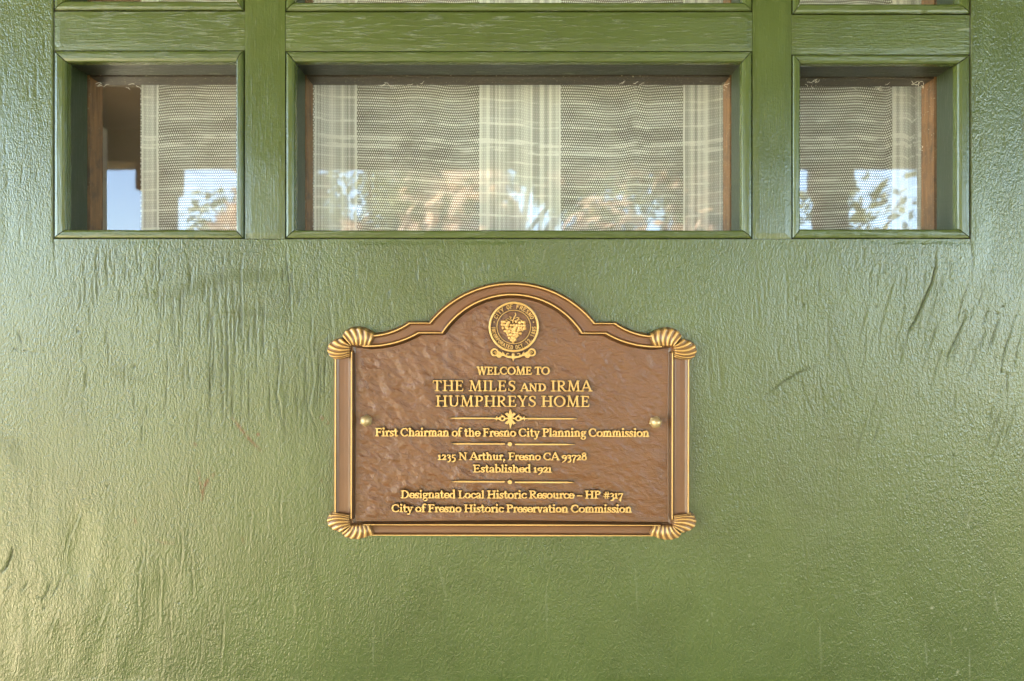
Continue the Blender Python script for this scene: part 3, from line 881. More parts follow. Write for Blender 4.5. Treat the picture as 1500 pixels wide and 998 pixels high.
NN = (28, 18, 6, 40)
Oh = half_top((492.3, 493), (540, 493), (600, 474), (630, 474), (749.5, 416.5), NN)
Ih = half_top((515.5, 507.5), (541, 507.5), (613, 488), (647.5, 488), (749.5, 432), NN)
mir = lambda pts: [(1499 - x, y) for x, y in reversed(pts)]
Ot = Oh + mir(Oh)[1:]
It = Ih + mir(Ih)[1:]
Os = line_pts((492.3, 783), (492.3, 493), 90)[:-1] + Ot + line_pts((1006.7, 493), (1006.7, 783), 90)[1:] + line_pts((1006.7, 783), (492.3, 783), 160)[1:-1]
Is = line_pts((515.5, 768), (515.5, 507.5), 90)[:-1] + It + line_pts((983.5, 507.5), (983.5, 768), 90)[1:] + line_pts((983.5, 768), (515.5, 768), 160)[1:-1]
Os = np.array(Os); Is = np.array(Is)
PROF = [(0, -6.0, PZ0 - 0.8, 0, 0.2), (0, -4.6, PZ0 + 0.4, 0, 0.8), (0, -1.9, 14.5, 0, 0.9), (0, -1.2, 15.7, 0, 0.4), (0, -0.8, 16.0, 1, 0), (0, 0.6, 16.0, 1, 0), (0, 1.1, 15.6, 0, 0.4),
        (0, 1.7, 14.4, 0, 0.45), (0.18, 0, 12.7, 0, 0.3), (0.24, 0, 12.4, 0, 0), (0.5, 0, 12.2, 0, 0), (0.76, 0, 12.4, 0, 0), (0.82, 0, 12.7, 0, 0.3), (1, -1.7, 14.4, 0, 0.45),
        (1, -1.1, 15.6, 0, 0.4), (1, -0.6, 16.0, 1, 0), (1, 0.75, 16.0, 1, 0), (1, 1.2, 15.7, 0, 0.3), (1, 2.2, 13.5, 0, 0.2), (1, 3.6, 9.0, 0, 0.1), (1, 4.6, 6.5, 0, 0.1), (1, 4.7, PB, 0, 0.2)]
nO = len(Os)
fx, fy, fh, fg, fd = [], [], [], [], []
for (t, b, h, g, dk) in PROF:
    dvec = Os - Is; L = np.hypot(dvec[:, 0], dvec[:, 1])
    wn_ = np.minimum(L, 24)
    tt = t + b / np.minimum(L, 30)
    p = Is + dvec * tt[:, None]
    fx.append(p[:, 0]); fy.append(p[:, 1]); fh.append(np.full(nO, h)); fg.append(np.full(nO, g)); fd.append(np.full(nO, dk))
fx, fy, fh, fg, fd = [np.array(a) for a in (fx, fy, fh, fg, fd)]
cz = ((fx < 531) | (fx > 968)) & ((fy < 515) | (fy > 760))
fh = np.where(cz, np.minimum(fh, 9.5), fh); fg = np.where(cz, 0, fg)
_ox = np.clip(fx, 503, 996); _oy = np.clip(fy, 503, 774)
fx = np.where(cz, _ox, fx); fy = np.where(cz, _oy, fy)
F = []
for i in range(len(PROF) - 1):
    for j in range(nO):
        k = (j + 1) % nO
        F.append((i * nO + j, i * nO + k, (i + 1) * nO + k, (i + 1) * nO + j))
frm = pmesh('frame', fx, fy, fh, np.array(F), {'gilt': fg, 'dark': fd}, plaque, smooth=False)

# the hammered ground
It_a = np.array(It)
cxp = np.arange(513.0, 986.1, 1.6)
topy = np.interp(cxp, It_a[:, 0], It_a[:, 1]) - 3.0
NR = 190
vv_ = np.linspace(0, 1, NR)[:, None]
yy = topy[None, :] + (771.0 - topy[None, :]) * vv_
xx = np.broadcast_to(cxp[None, :], yy.shape)
ca, sa = math.cos(R(-38)), math.sin(R(-38))
u_ = xx * ca - yy * sa; v_ = xx * sa + yy * ca
rel = (fbm(u_ / 26, v_ / 11, 4, 61, 0.55) - 0.5) * 3.4 + (np.abs(fbm(u_ / 34, v_ / 17, 3, 67) - 0.5)) * -3.2
amp = 1.0 + 0.4 * (1 - sstep(620, 860, xx))
u2 = xx / 30; v2 = yy / 9
rel2 = (fbm(u2, v2, 3, 71, 0.55) - 0.5) * 2.2
mixr = 0.4 * sstep(680, 860, xx)
hh = PZ0 + (rel * (1 - mixr) + rel2 * mixr) * amp + (fbm(xx / 120, yy / 120, 2, 73) - 0.5) * 2.0
edge = np.minimum(np.minimum(xx - 515, 984 - xx), np.minimum(yy - topy[None, :] - 3, 768 - yy))
hh = PZ0 + (hh - PZ0) * sstep(5, 14, edge)
panel_xy = (xx.copy(), yy.copy())
ALLST = []
panel_ob = pmesh('panel', xx, yy, hh, grid_faces(NR, len(cxp)), {'gilt': np.zeros_like(hh), 'dark': np.zeros_like(hh)}, plaque, 'bronze_panel')


# -- raised work drawn with strokes: each stroke is a tapered run of round ends, joined in one relief
def relief(name, strokes, parent, step=0.4, z0=PZ0, H=5.0, fl=0.62, thr=1.6, dome=0.0, label=None):
    st = np.array(strokes, float)                # x0,y0,x1,y1,r0,r1
    mg = 2.4
    ALLST.extend(strokes)
    xmin = min((st[:, 0] - st[:, 4]).min(), (st[:, 2] - st[:, 5]).min()) - mg; xmax = max((st[:, 0] + st[:, 4]).max(), (st[:, 2] + st[:, 5]).max()) + mg
    ymin = min((st[:, 1] - st[:, 4]).min(), (st[:, 3] - st[:, 5]).min()) - mg; ymax = max((st[:, 1] + st[:, 4]).max(), (st[:, 3] + st[:, 5]).max()) + mg
    xs = np.arange(xmin, xmax + step, step); ys = np.arange(ymin, ymax + step, step)
    d = np.full((len(ys), len(xs)), 9.0)
    for (x0, y0, x1, y1, r0, r1) in st:
        r = max(r0, r1) + mg
        i0, i1 = np.searchsorted(xs, [min(x0, x1) - r, max(x0, x1) + r]); j0, j1 = np.searchsorted(ys, [min(y0, y1) - r, max(y0, y1) + r])
        gx_, gy_ = xs[None, i0:i1], ys[j0:j1, None]
        dx, dy = x1 - x0, y1 - y0; l2 = dx * dx + dy * dy + 1e-9
        t = np.clip(((gx_ - x0) * dx + (gy_ - y0) * dy) / l2, 0, 1)
        q = np.hypot(gx_ - x0 - t * dx, gy_ - y0 - t * dy) - (r0 + (r1 - r0) * t)
        d[j0:j1, i0:i1] = np.minimum(d[j0:j1, i0:i1], q)
    s = np.clip((fl - d) / fl, 0, 1)
    h = z0 - 2.0 + (H + 2.0) * (s ** 0.8) + np.clip(-d, 0, 2.0) * dome
    gilt = np.clip((0.22 - d) / 0.25, 0, 1)
    dark = np.clip((d - 0.1) / 0.3, 0, 1)  # flank colour darkened too, standing in for shade round the raised work
    near = d < thr
    keep = near[:-1, :-1] | near[1:, :-1] | near[:-1, 1:] | near[1:, 1:]
    xx, yy = np.meshgrid(xs, ys)
    f = grid_faces(len(ys), len(xs), keep)
    used = np.zeros(xx.size, bool); used[f.ravel()] = True
    idx = np.cumsum(used) - 1
    return pmesh(name, xx.ravel()[used], yy.ravel()[used], h.ravel()[used], idx[f], {'gilt': gilt.ravel()[used], 'dark': dark.ravel()[used]}, parent, smooth=False, label=label)


# -- a serif letter set drawn for this plaque (unit = cap height, y up)
class Pen:
    def __init__(s, st, th): s.o = []; s.st = st; s.th = th
    def l(s, x0, y0, x1, y1, w=None, w1=None):
        w = s.st if w is None else w
        s.o.append((x0, y0, x1, y1, w / 2, (w if w1 is None else w1) / 2)); return s
    def v(s, x, y0, y1, sb=0.17, stp=0.17, half_top=False):
        """upright with slab serifs"""
        s.l(x, y0 + s.st * 0.45, x, y1 - s.st * 0.45)
        if sb: s.l(x - sb, y0 + s.th / 2, x + sb, y0 + s.th / 2, s.th)
        if stp:
            if half_top: s.l(x - stp, y1 - s.th * 0.9, x, y1 - s.th / 2, s.th)
            else: s.l(x - stp, y1 - s.th / 2, x + stp, y1 - s.th / 2, s.th)
        return s
    def sf(s, x, y, h=0.14): s.l(x - h, y, x + h, y, s.th); return s
    def arc(s, cx, cy, rx, ry, a0, a1, thick=None, thin=None, n=14):
        tk = s.st if thick is None else thick; tn = s.th if thin is None else thin
        p = []
        for i in range(n + 1):
            a = R(a0 + (a1 - a0) * i / n)
            p.append((cx + rx * math.cos(a), cy + ry * math.sin(a), tn + (tk - tn) * abs(math.cos(a)) ** 1.3))
        for a, b in zip(p[:-1], p[1:]): s.l(a[0], a[1], b[0], b[1], a[2], b[2])
        return s
    def sp(s, pts, ws, n=6):
        P_ = [pts[0]] + list(pts) + [pts[-1]]; W_ = [ws[0]] + list(ws) + [ws[-1]]
        out = []
        for i in range(1, len(P_) - 2):
            for k in range(n):
                t = k / n
                f = lambda a, b, c, d: 0.5 * ((2 * b) + (-a + c) * t + (2 * a - 5 * b + 4 * c - d) * t * t + (-a + 3 * b - 3 * c + d) * t ** 3)
                out.append((f(P_[i-1][0], P_[i][0], P_[i+1][0], P_[i+2][0]), f(P_[i-1][1], P_[i][1], P_[i+1][1], P_[i+2][1]), W_[i] + (W_[i+1] - W_[i]) * t))
        out.append((*pts[-1], ws[-1]))
        for a, b in zip(out[:-1], out[1:]): s.l(a[0], a[1], b[0], b[1], a[2], b[2])
        return s


def glyph(c, st, th):
    p = Pen(st, th); T = th; t2 = th / 2; s2 = st / 2; xh = 0.69
    if c == ' ': return [], 0.27
    if c == 'A': p.l(.10, T, .40, .96, T).l(.43, .95, .74, T, st).l(.22, .34, .62, .34, T).sf(.10, t2, .11).sf(.74, t2, .13); return p.o, .84
    if c == 'C': p.arc(.45, .5, .37, .5 - t2, 48, 312).l(.70, .86, .71, .68, T).l(.70, .14, .73, .24, T); return p.o, .82
    if c == 'D': p.v(.19, 0, 1, .15, .15).arc(.36, .5, .40, .5 - t2, -90, 90).l(.19, 1 - t2, .36, 1 - t2, T).l(.19, t2, .36, t2, T); return p.o, .88
    if c in 'EF':
        p.v(.19, 0, 1, .15, .15).l(.19, 1 - t2, .60, 1 - t2, T).l(.60, 1 - t2, .62, .80, T).l(.19, .52, .50, .52, T).l(.50, .62, .50, .42, T)
        if c == 'E': p.l(.19, t2, .62, t2, T).l(.62, t2, .66, .22, T); return p.o, .74
        return p.o, .68
    if c == 'H': p.v(.19, 0, 1, .15, .15).v(.73, 0, 1, .15, .15).l(.19, .52, .73, .52, T); return p.o, .92
    if c == 'I': p.v(.20, 0, 1, .16, .16); return p.o, .40
    if c == 'L': p.v(.19, 0, 1, .15, .15).l(.19, t2, .58, t2, T).l(.58, t2, .62, .26, T); return p.o, .68
    if c == 'M': p.l(.17, T, .22, .95, T).l(.24, .95, .52, .08, st).l(.52, .06, .80, .95, T).l(.83, .95, .88, s2, st).sf(.16, t2, .13).sf(.88, t2, .15).l(.10, 1 - t2, .26, 1 - t2, T).l(.80, 1 - t2, .95, 1 - t2, T); return p.o, 1.06
    if c == 'N': p.l(.18, T, .18, .95, T).l(.20, .93, .72, .07, st).l(.74, .06, .74, .95, T).sf(.18, t2, .13).sf(.74, 1 - t2, .13).l(.07, 1 - t2, .22, 1 - t2, T); return p.o, .93
    if c == 'O': p.arc(.46, .5, .38, .5 - t2, 0, 360, n=26); return p.o, .92
    if c in 'PR':
        p.v(.19, 0, 1, .15, .15).arc(.36, .73, .24, .27 - t2, -90, 90).l(.19, 1 - t2, .36, 1 - t2, T).l(.19, .46 + t2, .36, .46 + t2, T)
        if c == 'R': p.l(.36, .48, .66, .06, st, st * .8).l(.66, t2, .78, t2, T); return p.o, .80
        return p.o, .69
    if c == 'S':
        p.sp([(.55, .80), (.47, .92), (.32, .95), (.17, .85), (.17, .68), (.32, .55), (.50, .42), (.54, .24), (.42, .07), (.26, .04), (.11, .16)], [T, T, T, st * .8, st, st * 1.1, st, st * .9, T, T, T])
        p.l(.56, .90, .56, .74, T).l(.09, .10, .09, .28, T); return p.o, .66
    if c == 'T': p.v(.36, 0, 1, .16, 0).l(.06, 1 - t2, .66, 1 - t2, T).l(.06, 1 - t2, .04, .78, T).l(.66, 1 - t2, .68, .78, T); return p.o, .73
    if c == 'U': p.l(.19, .96, .19, .36, st).arc(.45, .34, .26, .34 - t2, 180, 360, st, T).l(.71, .34, .71, .96, T).sf(.19, 1 - t2, .14).sf(.71, 1 - t2, .13); return p.o, .88
    if c == 'W': p.l(.14, .95, .34, .06, st).l(.36, .06, .55, .93, T).l(.56, .95, .76, .06, st).l(.78, .06, .98, .95, T).sf(.14, 1 - t2, .12).sf(.56, 1 - t2, .10).sf(.98, 1 - t2, .11); return p.o, 1.10
    if c == 'Y': p.l(.12, .95, .38, .48, st).l(.40, .48, .64, .95, T).l(.39, .48, .39, s2, st).sf(.39, t2, .15).sf(.12, 1 - t2, .12).sf(.64, 1 - t2, .12); return p.o, .75
    if c == 'a':
        p.sp([(.10, .54), (.18, .64), (.30, .65), (.40, .58), (.42, .46)], [st * .8, T, T, st * .9, st]).l(.42, .48, .42, .10, st).l(.42, .08, .52, t2, T)
        p.arc(.25, .19, .17, .19 - t2, 0, 360, st * .9, T, 14); return p.o, .55
    if c == 'b': p.l(.16, .05, .16, 1.02, st).l(.05, 1.03, .16, 1.05, T).arc(.33, xh / 2, .22, xh / 2 - t2, -150, 150); return p.o, .62
    if c == 'c': p.arc(.31, xh / 2, .24, xh / 2 - t2, 45, 315).l(.47, .57, .47, .50, st * .8); return p.o, .53
    if c == 'd': p.l(.47, .06, .47, 1.02, st).l(.36, 1.03, .47, 1.05, T).l(.47, t2, .58, t2, T).arc(.29, xh / 2, .22, xh / 2 - t2, 30, 330); return p.o, .63
    if c == 'e': p.arc(.30, xh / 2, .235, xh / 2 - t2, 0, 320).l(.10, .36, .53, .36, T); return p.o, .56
    if c == 'f': p.v(.18, 0, .80, .13, 0).sp([(.18, .78), (.20, .94), (.30, 1.03), (.43, .98)], [st, st * .8, T, st * .9]).l(.05, .63, .38, .63, T); return p.o, .40
    if c == 'g':
        p.arc(.28, .46, .18, .22 - t2, 0, 360, st * .9, T, 14).l(.42, .58, .56, .63, T * 1.2)
        p.sp([(.18, .28), (.12, .18), (.22, .10), (.42, .05), (.50, -.09), (.40, -.24), (.22, -.26), (.09, -.16), (.13, -.03), (.24, .04)], [T, T, st * .9, st * .8, st * .8, T, T, st * .7, T, T]); return p.o, .58
    if c == 'h': p.v(.17, 0, 1.03, .13, .12, True).arc(.36, .43, .155, .25, 0, 140, st, T, 10).v(.515, 0, .50, .12, 0); return p.o, .68
    if c == 'i': p.v(.17, 0, xh, .13, .12, True).l(.165, .93, .17, .93, st * 1.25); return p.o, .34
    if c == 'l': p.v(.17, 0, 1.03, .13, .12, True); return p.o, .34
    if c == 'm':
        p.v(.17, 0, xh, .13, .12, True)
        for x in (.17, .49): p.arc(x + .17, .43, .145, .25, 0, 145, st, T, 10).v(x + .315, 0, .50, .11, 0)
        return p.o, .97
    if c == 'n': p.v(.17, 0, xh, .13, .12, True).arc(.36, .43, .155, .25, 0, 145, st, T, 10).v(.515, 0, .50, .12, 0); return p.o, .68
    if c == 'o': p.arc(.31, xh / 2, .24, xh / 2 - t2, 0, 360, n=22); return p.o, .62
    if c == 'r': p.v(.17, 0, xh, .13, .12, True).sp([(.19, .46), (.27, .60), (.37, .64)], [T, T, st]).l(.38, .60, .385, .58, st); return p.o, .45
    if c == 's':
        p.sp([(.36, .55), (.29, .64), (.17, .63), (.10, .52), (.17, .41), (.30, .32), (.37, .19), (.28, .06), (.17, .05), (.07, .14)], [T, T, T, st * .8, st, st, st * .9, T, T, T])
        p.l(.385, .64, .385, .52, T).l(.06, .20, .06, .06, T); return p.o, .45
    if c == 't': p.l(.18, .86, .18, .18, st).sp([(.18, .20), (.22, .07), (.31, .05), (.40, .12)], [st, st * .8, T, T]).l(.04, .64, .37, .64, T).l(.06, .64, .18, .82, T); return p.o, .42
    if c == 'u': p.l(.16, .63, .16, .22, st).arc(.33, .22, .17, .22 - t2, 180, 330, st, T, 10).v(.50, 0, xh, 0, .11, True).l(.05, xh - t2, .16, xh - t2, T).l(.50, t2, .62, t2, T); return p.o, .67
    if c == 'v': p.l(.12, .62, .30, .05, st).l(.32, .05, .48, .62, T).sf(.11, xh - t2, .10).sf(.48, xh - t2, .10); return p.o, .59
    if c == 'y': p.l(.12, .62, .31, .04, st).l(.50, .62, .30, -.10, T).sp([(.30, -.10), (.22, -.24), (.09, -.22)], [T, T, st]).sf(.11, xh - t2, .10).sf(.50, xh - t2, .10); return p.o, .60
    if c == '1': p.v(.17, 0, xh, .15, .13, True); return p.o, .37
    if c == '2': p.sp([(.08, .52), (.16, .64), (.30, .65), (.40, .54), (.36, .38), (.22, .22), (.08, .07)], [st * .8, T, T, st, st, T, T]).l(.08, t2 * 1.2, .44, t2 * 1.2, st * .75).l(.44, t2, .47, .17, T); return p.o, .53
    if c == '3': p.sp([(.09, .58), (.20, .66), (.32, .62), (.36, .48), (.28, .36), (.18, .32)], [st * .8, T, T, st, T, T]).sp([(.18, .32), (.34, .26), (.41, .08), (.32, -.14), (.12, -.22)], [T, T, st, st, T]); return p.o, .50
    if c == '5': p.l(.14, .64, .42, .66, st * .7).l(.14, .64, .12, .32, T).sp([(.12, .32), (.28, .32), (.40, .18), (.38, -.04), (.24, -.18), (.08, -.22)], [T, T, st, st, T, T]); return p.o, .50
    if c == '7': p.l(.08, .63, .46, .63, st * .7).l(.08, .64, .06, .48, T).sp([(.45, .60), (.34, .34), (.24, .06), (.20, -.22)], [T, T, st, st]); return p.o, .50
    if c == '8': p.arc(.29, .78, .17, .21 - t2, 0, 360, st * .85, T, 14).arc(.29, .29, .22, .29 - t2, 0, 360, st * .95, T, 16); return p.o, .58
    if c == '9': p.arc(.28, .44, .20, .23 - t2, 0, 360, st, T, 16).sp([(.48, .44), (.46, .20), (.34, -.06), (.14, -.22)], [st, st, T, T]); return p.o, .56
    if c == ',': p.l(.12, .06, .13, .05, st * 1.2).l(.15, .05, .07, -.16, T); return p.o, .28
    if c == '\u2013': p.l(.08, .36, .52, .36, T * 1.1); return p.o, .60
    if c == '#': p.l(.20, .05, .28, .80, T).l(.42, .05, .50, .80, T).l(.08, .56, .60, .56, T).l(.06, .30, .58, .30, T); return p.o, .66
    raise ValueError(c)


def set_line(runs, x0, x1, base, cap, st, th, track=0.0):
    """runs: (text, size factor). Fits the line between x0 and x1 (both at the ink)"""
    out = []; x = 0.0
    for text, k in runs:
        for c in text:
            g, adv = glyph(c, st / k if k < 1 else st, th / k if k < 1 else th)
            for (a, b, c_, d, r0, r1) in g: out.append([x + a * k, b * k, x + c_ * k, d * k, r0 * k, r1 * k])
            x += (adv + track) * k
    o = np.array(out)
    lo = min((o[:, 0] - o[:, 4]).min(), (o[:, 2] - o[:, 5]).min()); hi = max((o[:, 0] + o[:, 4]).max(), (o[:, 2] + o[:, 5]).max())
    kx = (x1 - x0) / (hi - lo)
    o[:, [0, 2]] = x0 + (o[:, [0, 2]] - lo) * kx
    o[:, [1, 3]] = base - o[:, [1, 3]] * cap
    o[:, [4, 5]] *= (cap + kx) / 2
    return o


LINES = [
    ([('WELCOME TO', 1)], 697.5, 805, 549, 11.8, .20, .125, 0.0),
    ([('THE MILES ', 1), ('AND', .74), (' IRMA', 1)], 633.5, 867.5, 573.2, 15.8, .155, .085, .05),
    ([('HUMPHREYS HOME', 1)], 638, 863, 595.8, 16.2, .155, .085, .05),
    ([('First Chairman of the Fresno City Planning Commission', 1)], 549.5, 950.5, 639.6, 12.4, .20, .125, 0),
    ([('1235 N Arthur, Fresno CA 93728', 1)], 641, 859.6, 674, 11.4, .20, .125, 0),
    ([('Established 1921', 1)], 692.5, 808.5, 692, 11.4, .20, .125, 0),
    ([('Designated Local Historic Resource \u2013 HP #317', 1)], 587, 912.7, 730, 11.8, .20, .125, 0),
    ([('City of Fresno Historic Preservation Commission', 1)], 573.6, 925.4, 750.3, 11.6, .20, .125, 0),
]
for runs, x0, x1, base, cap, st, th, tr in LINES:
    relief('text_line', set_line(runs, x0, x1, base, cap, st, th, tr), plaque, H=5.2)


def rule(x0, x1, y, tip):
    """a bar with one pointed end"""
    a, b = (x0, x1)
    if tip < 0: return [(a, y, a + 10, y, .35, 1.05), (a + 10, y, b, y, 1.05, 1.05)]
    return [(a, y, b - 10, y, 1.05, 1.05), (b - 10, y, b, y, 1.05, .35)]

for y, xa in ((650.6, 662), (706.0, 662)):
    relief('divider', rule(xa, 738.5, y - .4, -1) + rule(755, 841, y + .3, 1) + [(746.6, y, 746.7, y, 3.1, 3.1)], plaque, H=5.0)
fl = rule(659, 722, 612.8, -1) + rule(773, 844, 613.2, 1)
fx0, fy0 = 747.3, 613
fl += [(fx0, fy0 - 13, fx0, fy0 - 6, .7, 2.8), (fx0, fy0 - 6, fx0, fy0 + 6, 2.8, 2.8), (fx0, fy0 + 6, fx0, fy0 + 14, 2.8, .6)]
for sx in (-1, 1):
    fl += [(fx0 + sx * 1, fy0 - 2, fx0 + sx * 6.4, fy0 - 6.6, 1.6, 1.3), (fx0 + sx * 1, fy0 + 2, fx0 + sx * 6.4, fy0 + 6.8, 1.6, 1.3),
           (fx0 + sx * 2, fy0 - 4, fx0 + sx * 4.6, fy0 - 8.0, 1.2, .7), (fx0 + sx * 2, fy0 + 4, fx0 + sx * 4.6, fy0 + 8.4, 1.2, .7), (fx0, fy0, fx0 + sx * 8, fy0, 1.5, 1.2)]
    for k in range(14):
        a0, a1 = 2 * math.pi * k / 14, 2 * math.pi * (k + 1) / 14
        ccx = fx0 + sx * 11.5
        q = lambda a: (ccx + 3.4 * math.cos(a) * (1 + .25 * (sx * math.cos(a) > 0.5)), fy0 + 3.0 * math.sin(a))
        fl.append((*q(a0), *q(a1), 1.15, 1.15))
    fl += [(fx0 + sx * 11, fy0 - 3.5, fx0 + sx * 13.2, fy0 - 5.8, 1.0, .5), (fx0 + sx * 15, fy0, fx0 + sx * 24, fy0, 1.5, 1.0), (fx0 + sx * 20, fy0 - 2.2, fx0 + sx * 20.6, fy0 + 2.2, .9, .9)]
relief('divider', fl, plaque, H=5.0)

# -- the seal
seal = bpy.data.objects.new('seal', None); C.objects.link(seal)
scx, scy = 752.0, 479.0
_q = Q(scx, scy); WORLD_LOC[seal.name] = Vector(P(float(_q[0]), float(_q[1]), PZ0))
seal.parent = plaque; seal.location = WORLD_LOC[seal.name] - WORLD_LOC[plaque.name]; seal.empty_display_size = 0.02


def ring(r, w, n=90): return [(scx + r * math.cos(2*math.pi*i/n), scy + r * math.sin(2*math.pi*i/n), scx + r * math.cos(2*math.pi*(i+1)/n), scy + r * math.sin(2*math.pi*(i+1)/n), w / 2, w / 2) for i in range(n)]

relief('ring', ring(35.3, 3.0), seal, H=4.6, step=0.5, dome=.25)
relief('ring', ring(24.6, 1.0), seal, H=3.0, step=0.45)
LT = {'C': [[(.5, .85), (.3, 1), (.08, .8), (.08, .2), (.3, 0), (.5, .15)]], 'I': [[(.1, 0), (.1, 1)]], 'T': [[(0, 1), (.56, 1)], [(.28, 1), (.28, 0)]], 'Y': [[(0, 1), (.28, .48), (.56, 1)], [(.28, .48), (.28, 0)]],
      'O': [[(.3, 1), (.06, .8), (.06, .2), (.3, 0), (.54, .2), (.54, .8), (.3, 1)]], 'F': [[(.06, 0), (.06, 1), (.5, 1)], [(.06, .55), (.4, .55)]], 'R': [[(.06, 0), (.06, 1), (.4, 1), (.52, .78), (.4, .54), (.06, .54)], [(.3, .54), (.54, 0)]],
      'E': [[(.5, 1), (.06, 1), (.06, 0), (.5, 0)], [(.06, .54), (.42, .54)]], 'S': [[(.5, .84), (.3, 1), (.08, .84), (.12, .6), (.46, .4), (.5, .16), (.28, 0), (.06, .16)]], 'N': [[(.06, 0), (.06, 1), (.54, 0), (.54, 1)]],
      'P': [[(.06, 0), (.06, 1), (.4, 1), (.52, .76), (.4, .5), (.06, .5)]], 'A': [[(0, 0), (.28, 1), (.56, 0)], [(.1, .34), (.46, .34)]], 'D': [[(.06, 0), (.06, 1), (.34, 1), (.54, .76), (.54, .24), (.34, 0), (.06, 0)]],
      '1': [[(.1, .8), (.28, 1), (.28, 0)]], '2': [[(.06, .8), (.28, 1), (.5, .8), (.46, .56), (.06, 0), (.52, 0)]], '8': [[(.28, .54), (.08, .78), (.28, 1), (.48, .78), (.28, .54), (.04, .26), (.28, 0), (.52, .26), (.28, .54)]],
      '5': [[(.48, 1), (.1, 1), (.08, .58), (.34, .62), (.52, .34), (.32, 0), (.06, .1)]], '.': [[(.05, .02), (.06, .02)]], ' ': []}


def ring_text(text, a_start, a_end, r_base, cap, outward, wgt):
    widths = [0.42 if c == ' ' else (0.2 if c == '.' else (0.30 if c == 'I' else 0.60)) for c in text]
    tot = sum(widths) + 0.22 * (len(text) - 1)
    out = []; x = 0
    for c, wd in zip(text, widths):
        for pl in LT[c]:
            pts = []
            for (px_, py_) in pl:
                a = R(a_start + (a_end - a_start) * ((x + px_) / tot))
                r = r_base + (py_ if outward else -py_) * cap
                pts.append((scx + r * math.cos(a), scy - r * math.sin(a)))
            out += [(*p, *q, wgt, wgt) for p, q in zip(pts[:-1], pts[1:])]
        x += wd + 0.22
    return out

ltr = ring_text('CITY OF FRESNO', 155, 24, 27.3, 5.4, True, .52)
ltr += ring_text('INCORPORATED OCT. 12, 1885'.replace(',', '.'), 181, 361, 32.6, 5.2, False, .47)
for a in (166, 14): ltr.append((scx + 29.6 * math.cos(R(a)), scy - 29.6 * math.sin(R(a)), scx + 29.7 * math.cos(R(a)), scy - 29.6 * math.sin(R(a)), .9, .9))
relief('lettering', ltr, seal, step=0.3, H=3.2, fl=.5)
# grapes
gr = []
rr = random.Random(4)
for row, (yy_, xa, xb, n) in enumerate(((-6.5, -15.5, -6, 4), (-7.0, 5, 15.5, 4), (-2.5, -17, 17.5, 9), (1.5, -15.5, 16, 9), (5.0, -13, 13.5, 8), (8.5, -10, 10.5, 6), (12, -7, 7, 5), (15.3, -4.8, 4.6, 4), (18.4, -3, 2.2, 3), (21.0, -0.6, -0.5, 1))):
    for i in range(n):
        x = xa + (xb - xa) * (i / max(1, n - 1))
        gr.append((scx - 0.6 + x + rr.uniform(-1.1, 1.1), scy + yy_ + rr.uniform(-1.0, 1.0), rr.uniform(2.0, 2.7)))
xs = np.arange(scx - 22, scx + 22, .35); ys = np.arange(scy - 12, scy + 25, .35)
gxx, gyy = np.meshgrid(xs, ys); gh = np.full(gxx.shape, PZ0 - 2.0)
for (a, b, r) in gr:
    q = np.sqrt(np.maximum(0, (r + .15) ** 2 - (gxx - a) ** 2 - (gyy - b) ** 2))
    gh = np.maximum(gh, np.where(q > 0, PZ0 + 1.4 + q * 1.0 + rr.uniform(0, .5), PZ0 - 2.0))
nr_ = gh > PZ0 - 1
kp = nr_[:-1, :-1] | nr_[1:, :-1] | nr_[:-1, 1:] | nr_[1:, 1:]
f = grid_faces(len(ys), len(xs), kp); used = np.zeros(gxx.size, bool); used[f.ravel()] = True; idx = np.cumsum(used) - 1
pmesh('grape_cluster', gxx.ravel()[used], gyy.ravel()[used], gh.ravel()[used], idx[f], {'gilt': sstep(PZ0 + 1.9, PZ0 + 2.8, gh).ravel()[used], 'dark': (1 - sstep(PZ0 + 1.2, PZ0 + 2.4, gh)).ravel()[used]}, seal)
vs = []
def pl_(pts, r): return [(scx + a[0], scy + a[1], scx + b[0], scy + b[1], r, r) for a, b in zip(pts[:-1], pts[1:])]
vs += pl_([(-1.5, -6), (-1.2, -10), (0.5, -14), (2.8, -17.5), (2.2, -20)], .75)
vs += pl_([(-1, -9), (-5, -9.8), (-8, -12)], .45) + pl_([(-3, -9.5), (-6, -15), (-3, -14)], .4) + pl_([(0, -12), (5, -14), (8, -13), (5, -10), (1, -9)], .45)
vs += pl_([(-7, -8), (-12, -10), (-9, -12)], .35) + pl_([(4, -9), (9, -11), (11, -9)], .35)
relief('vine_stem', vs, seal, step=0.35, H=3.0, fl=.5)

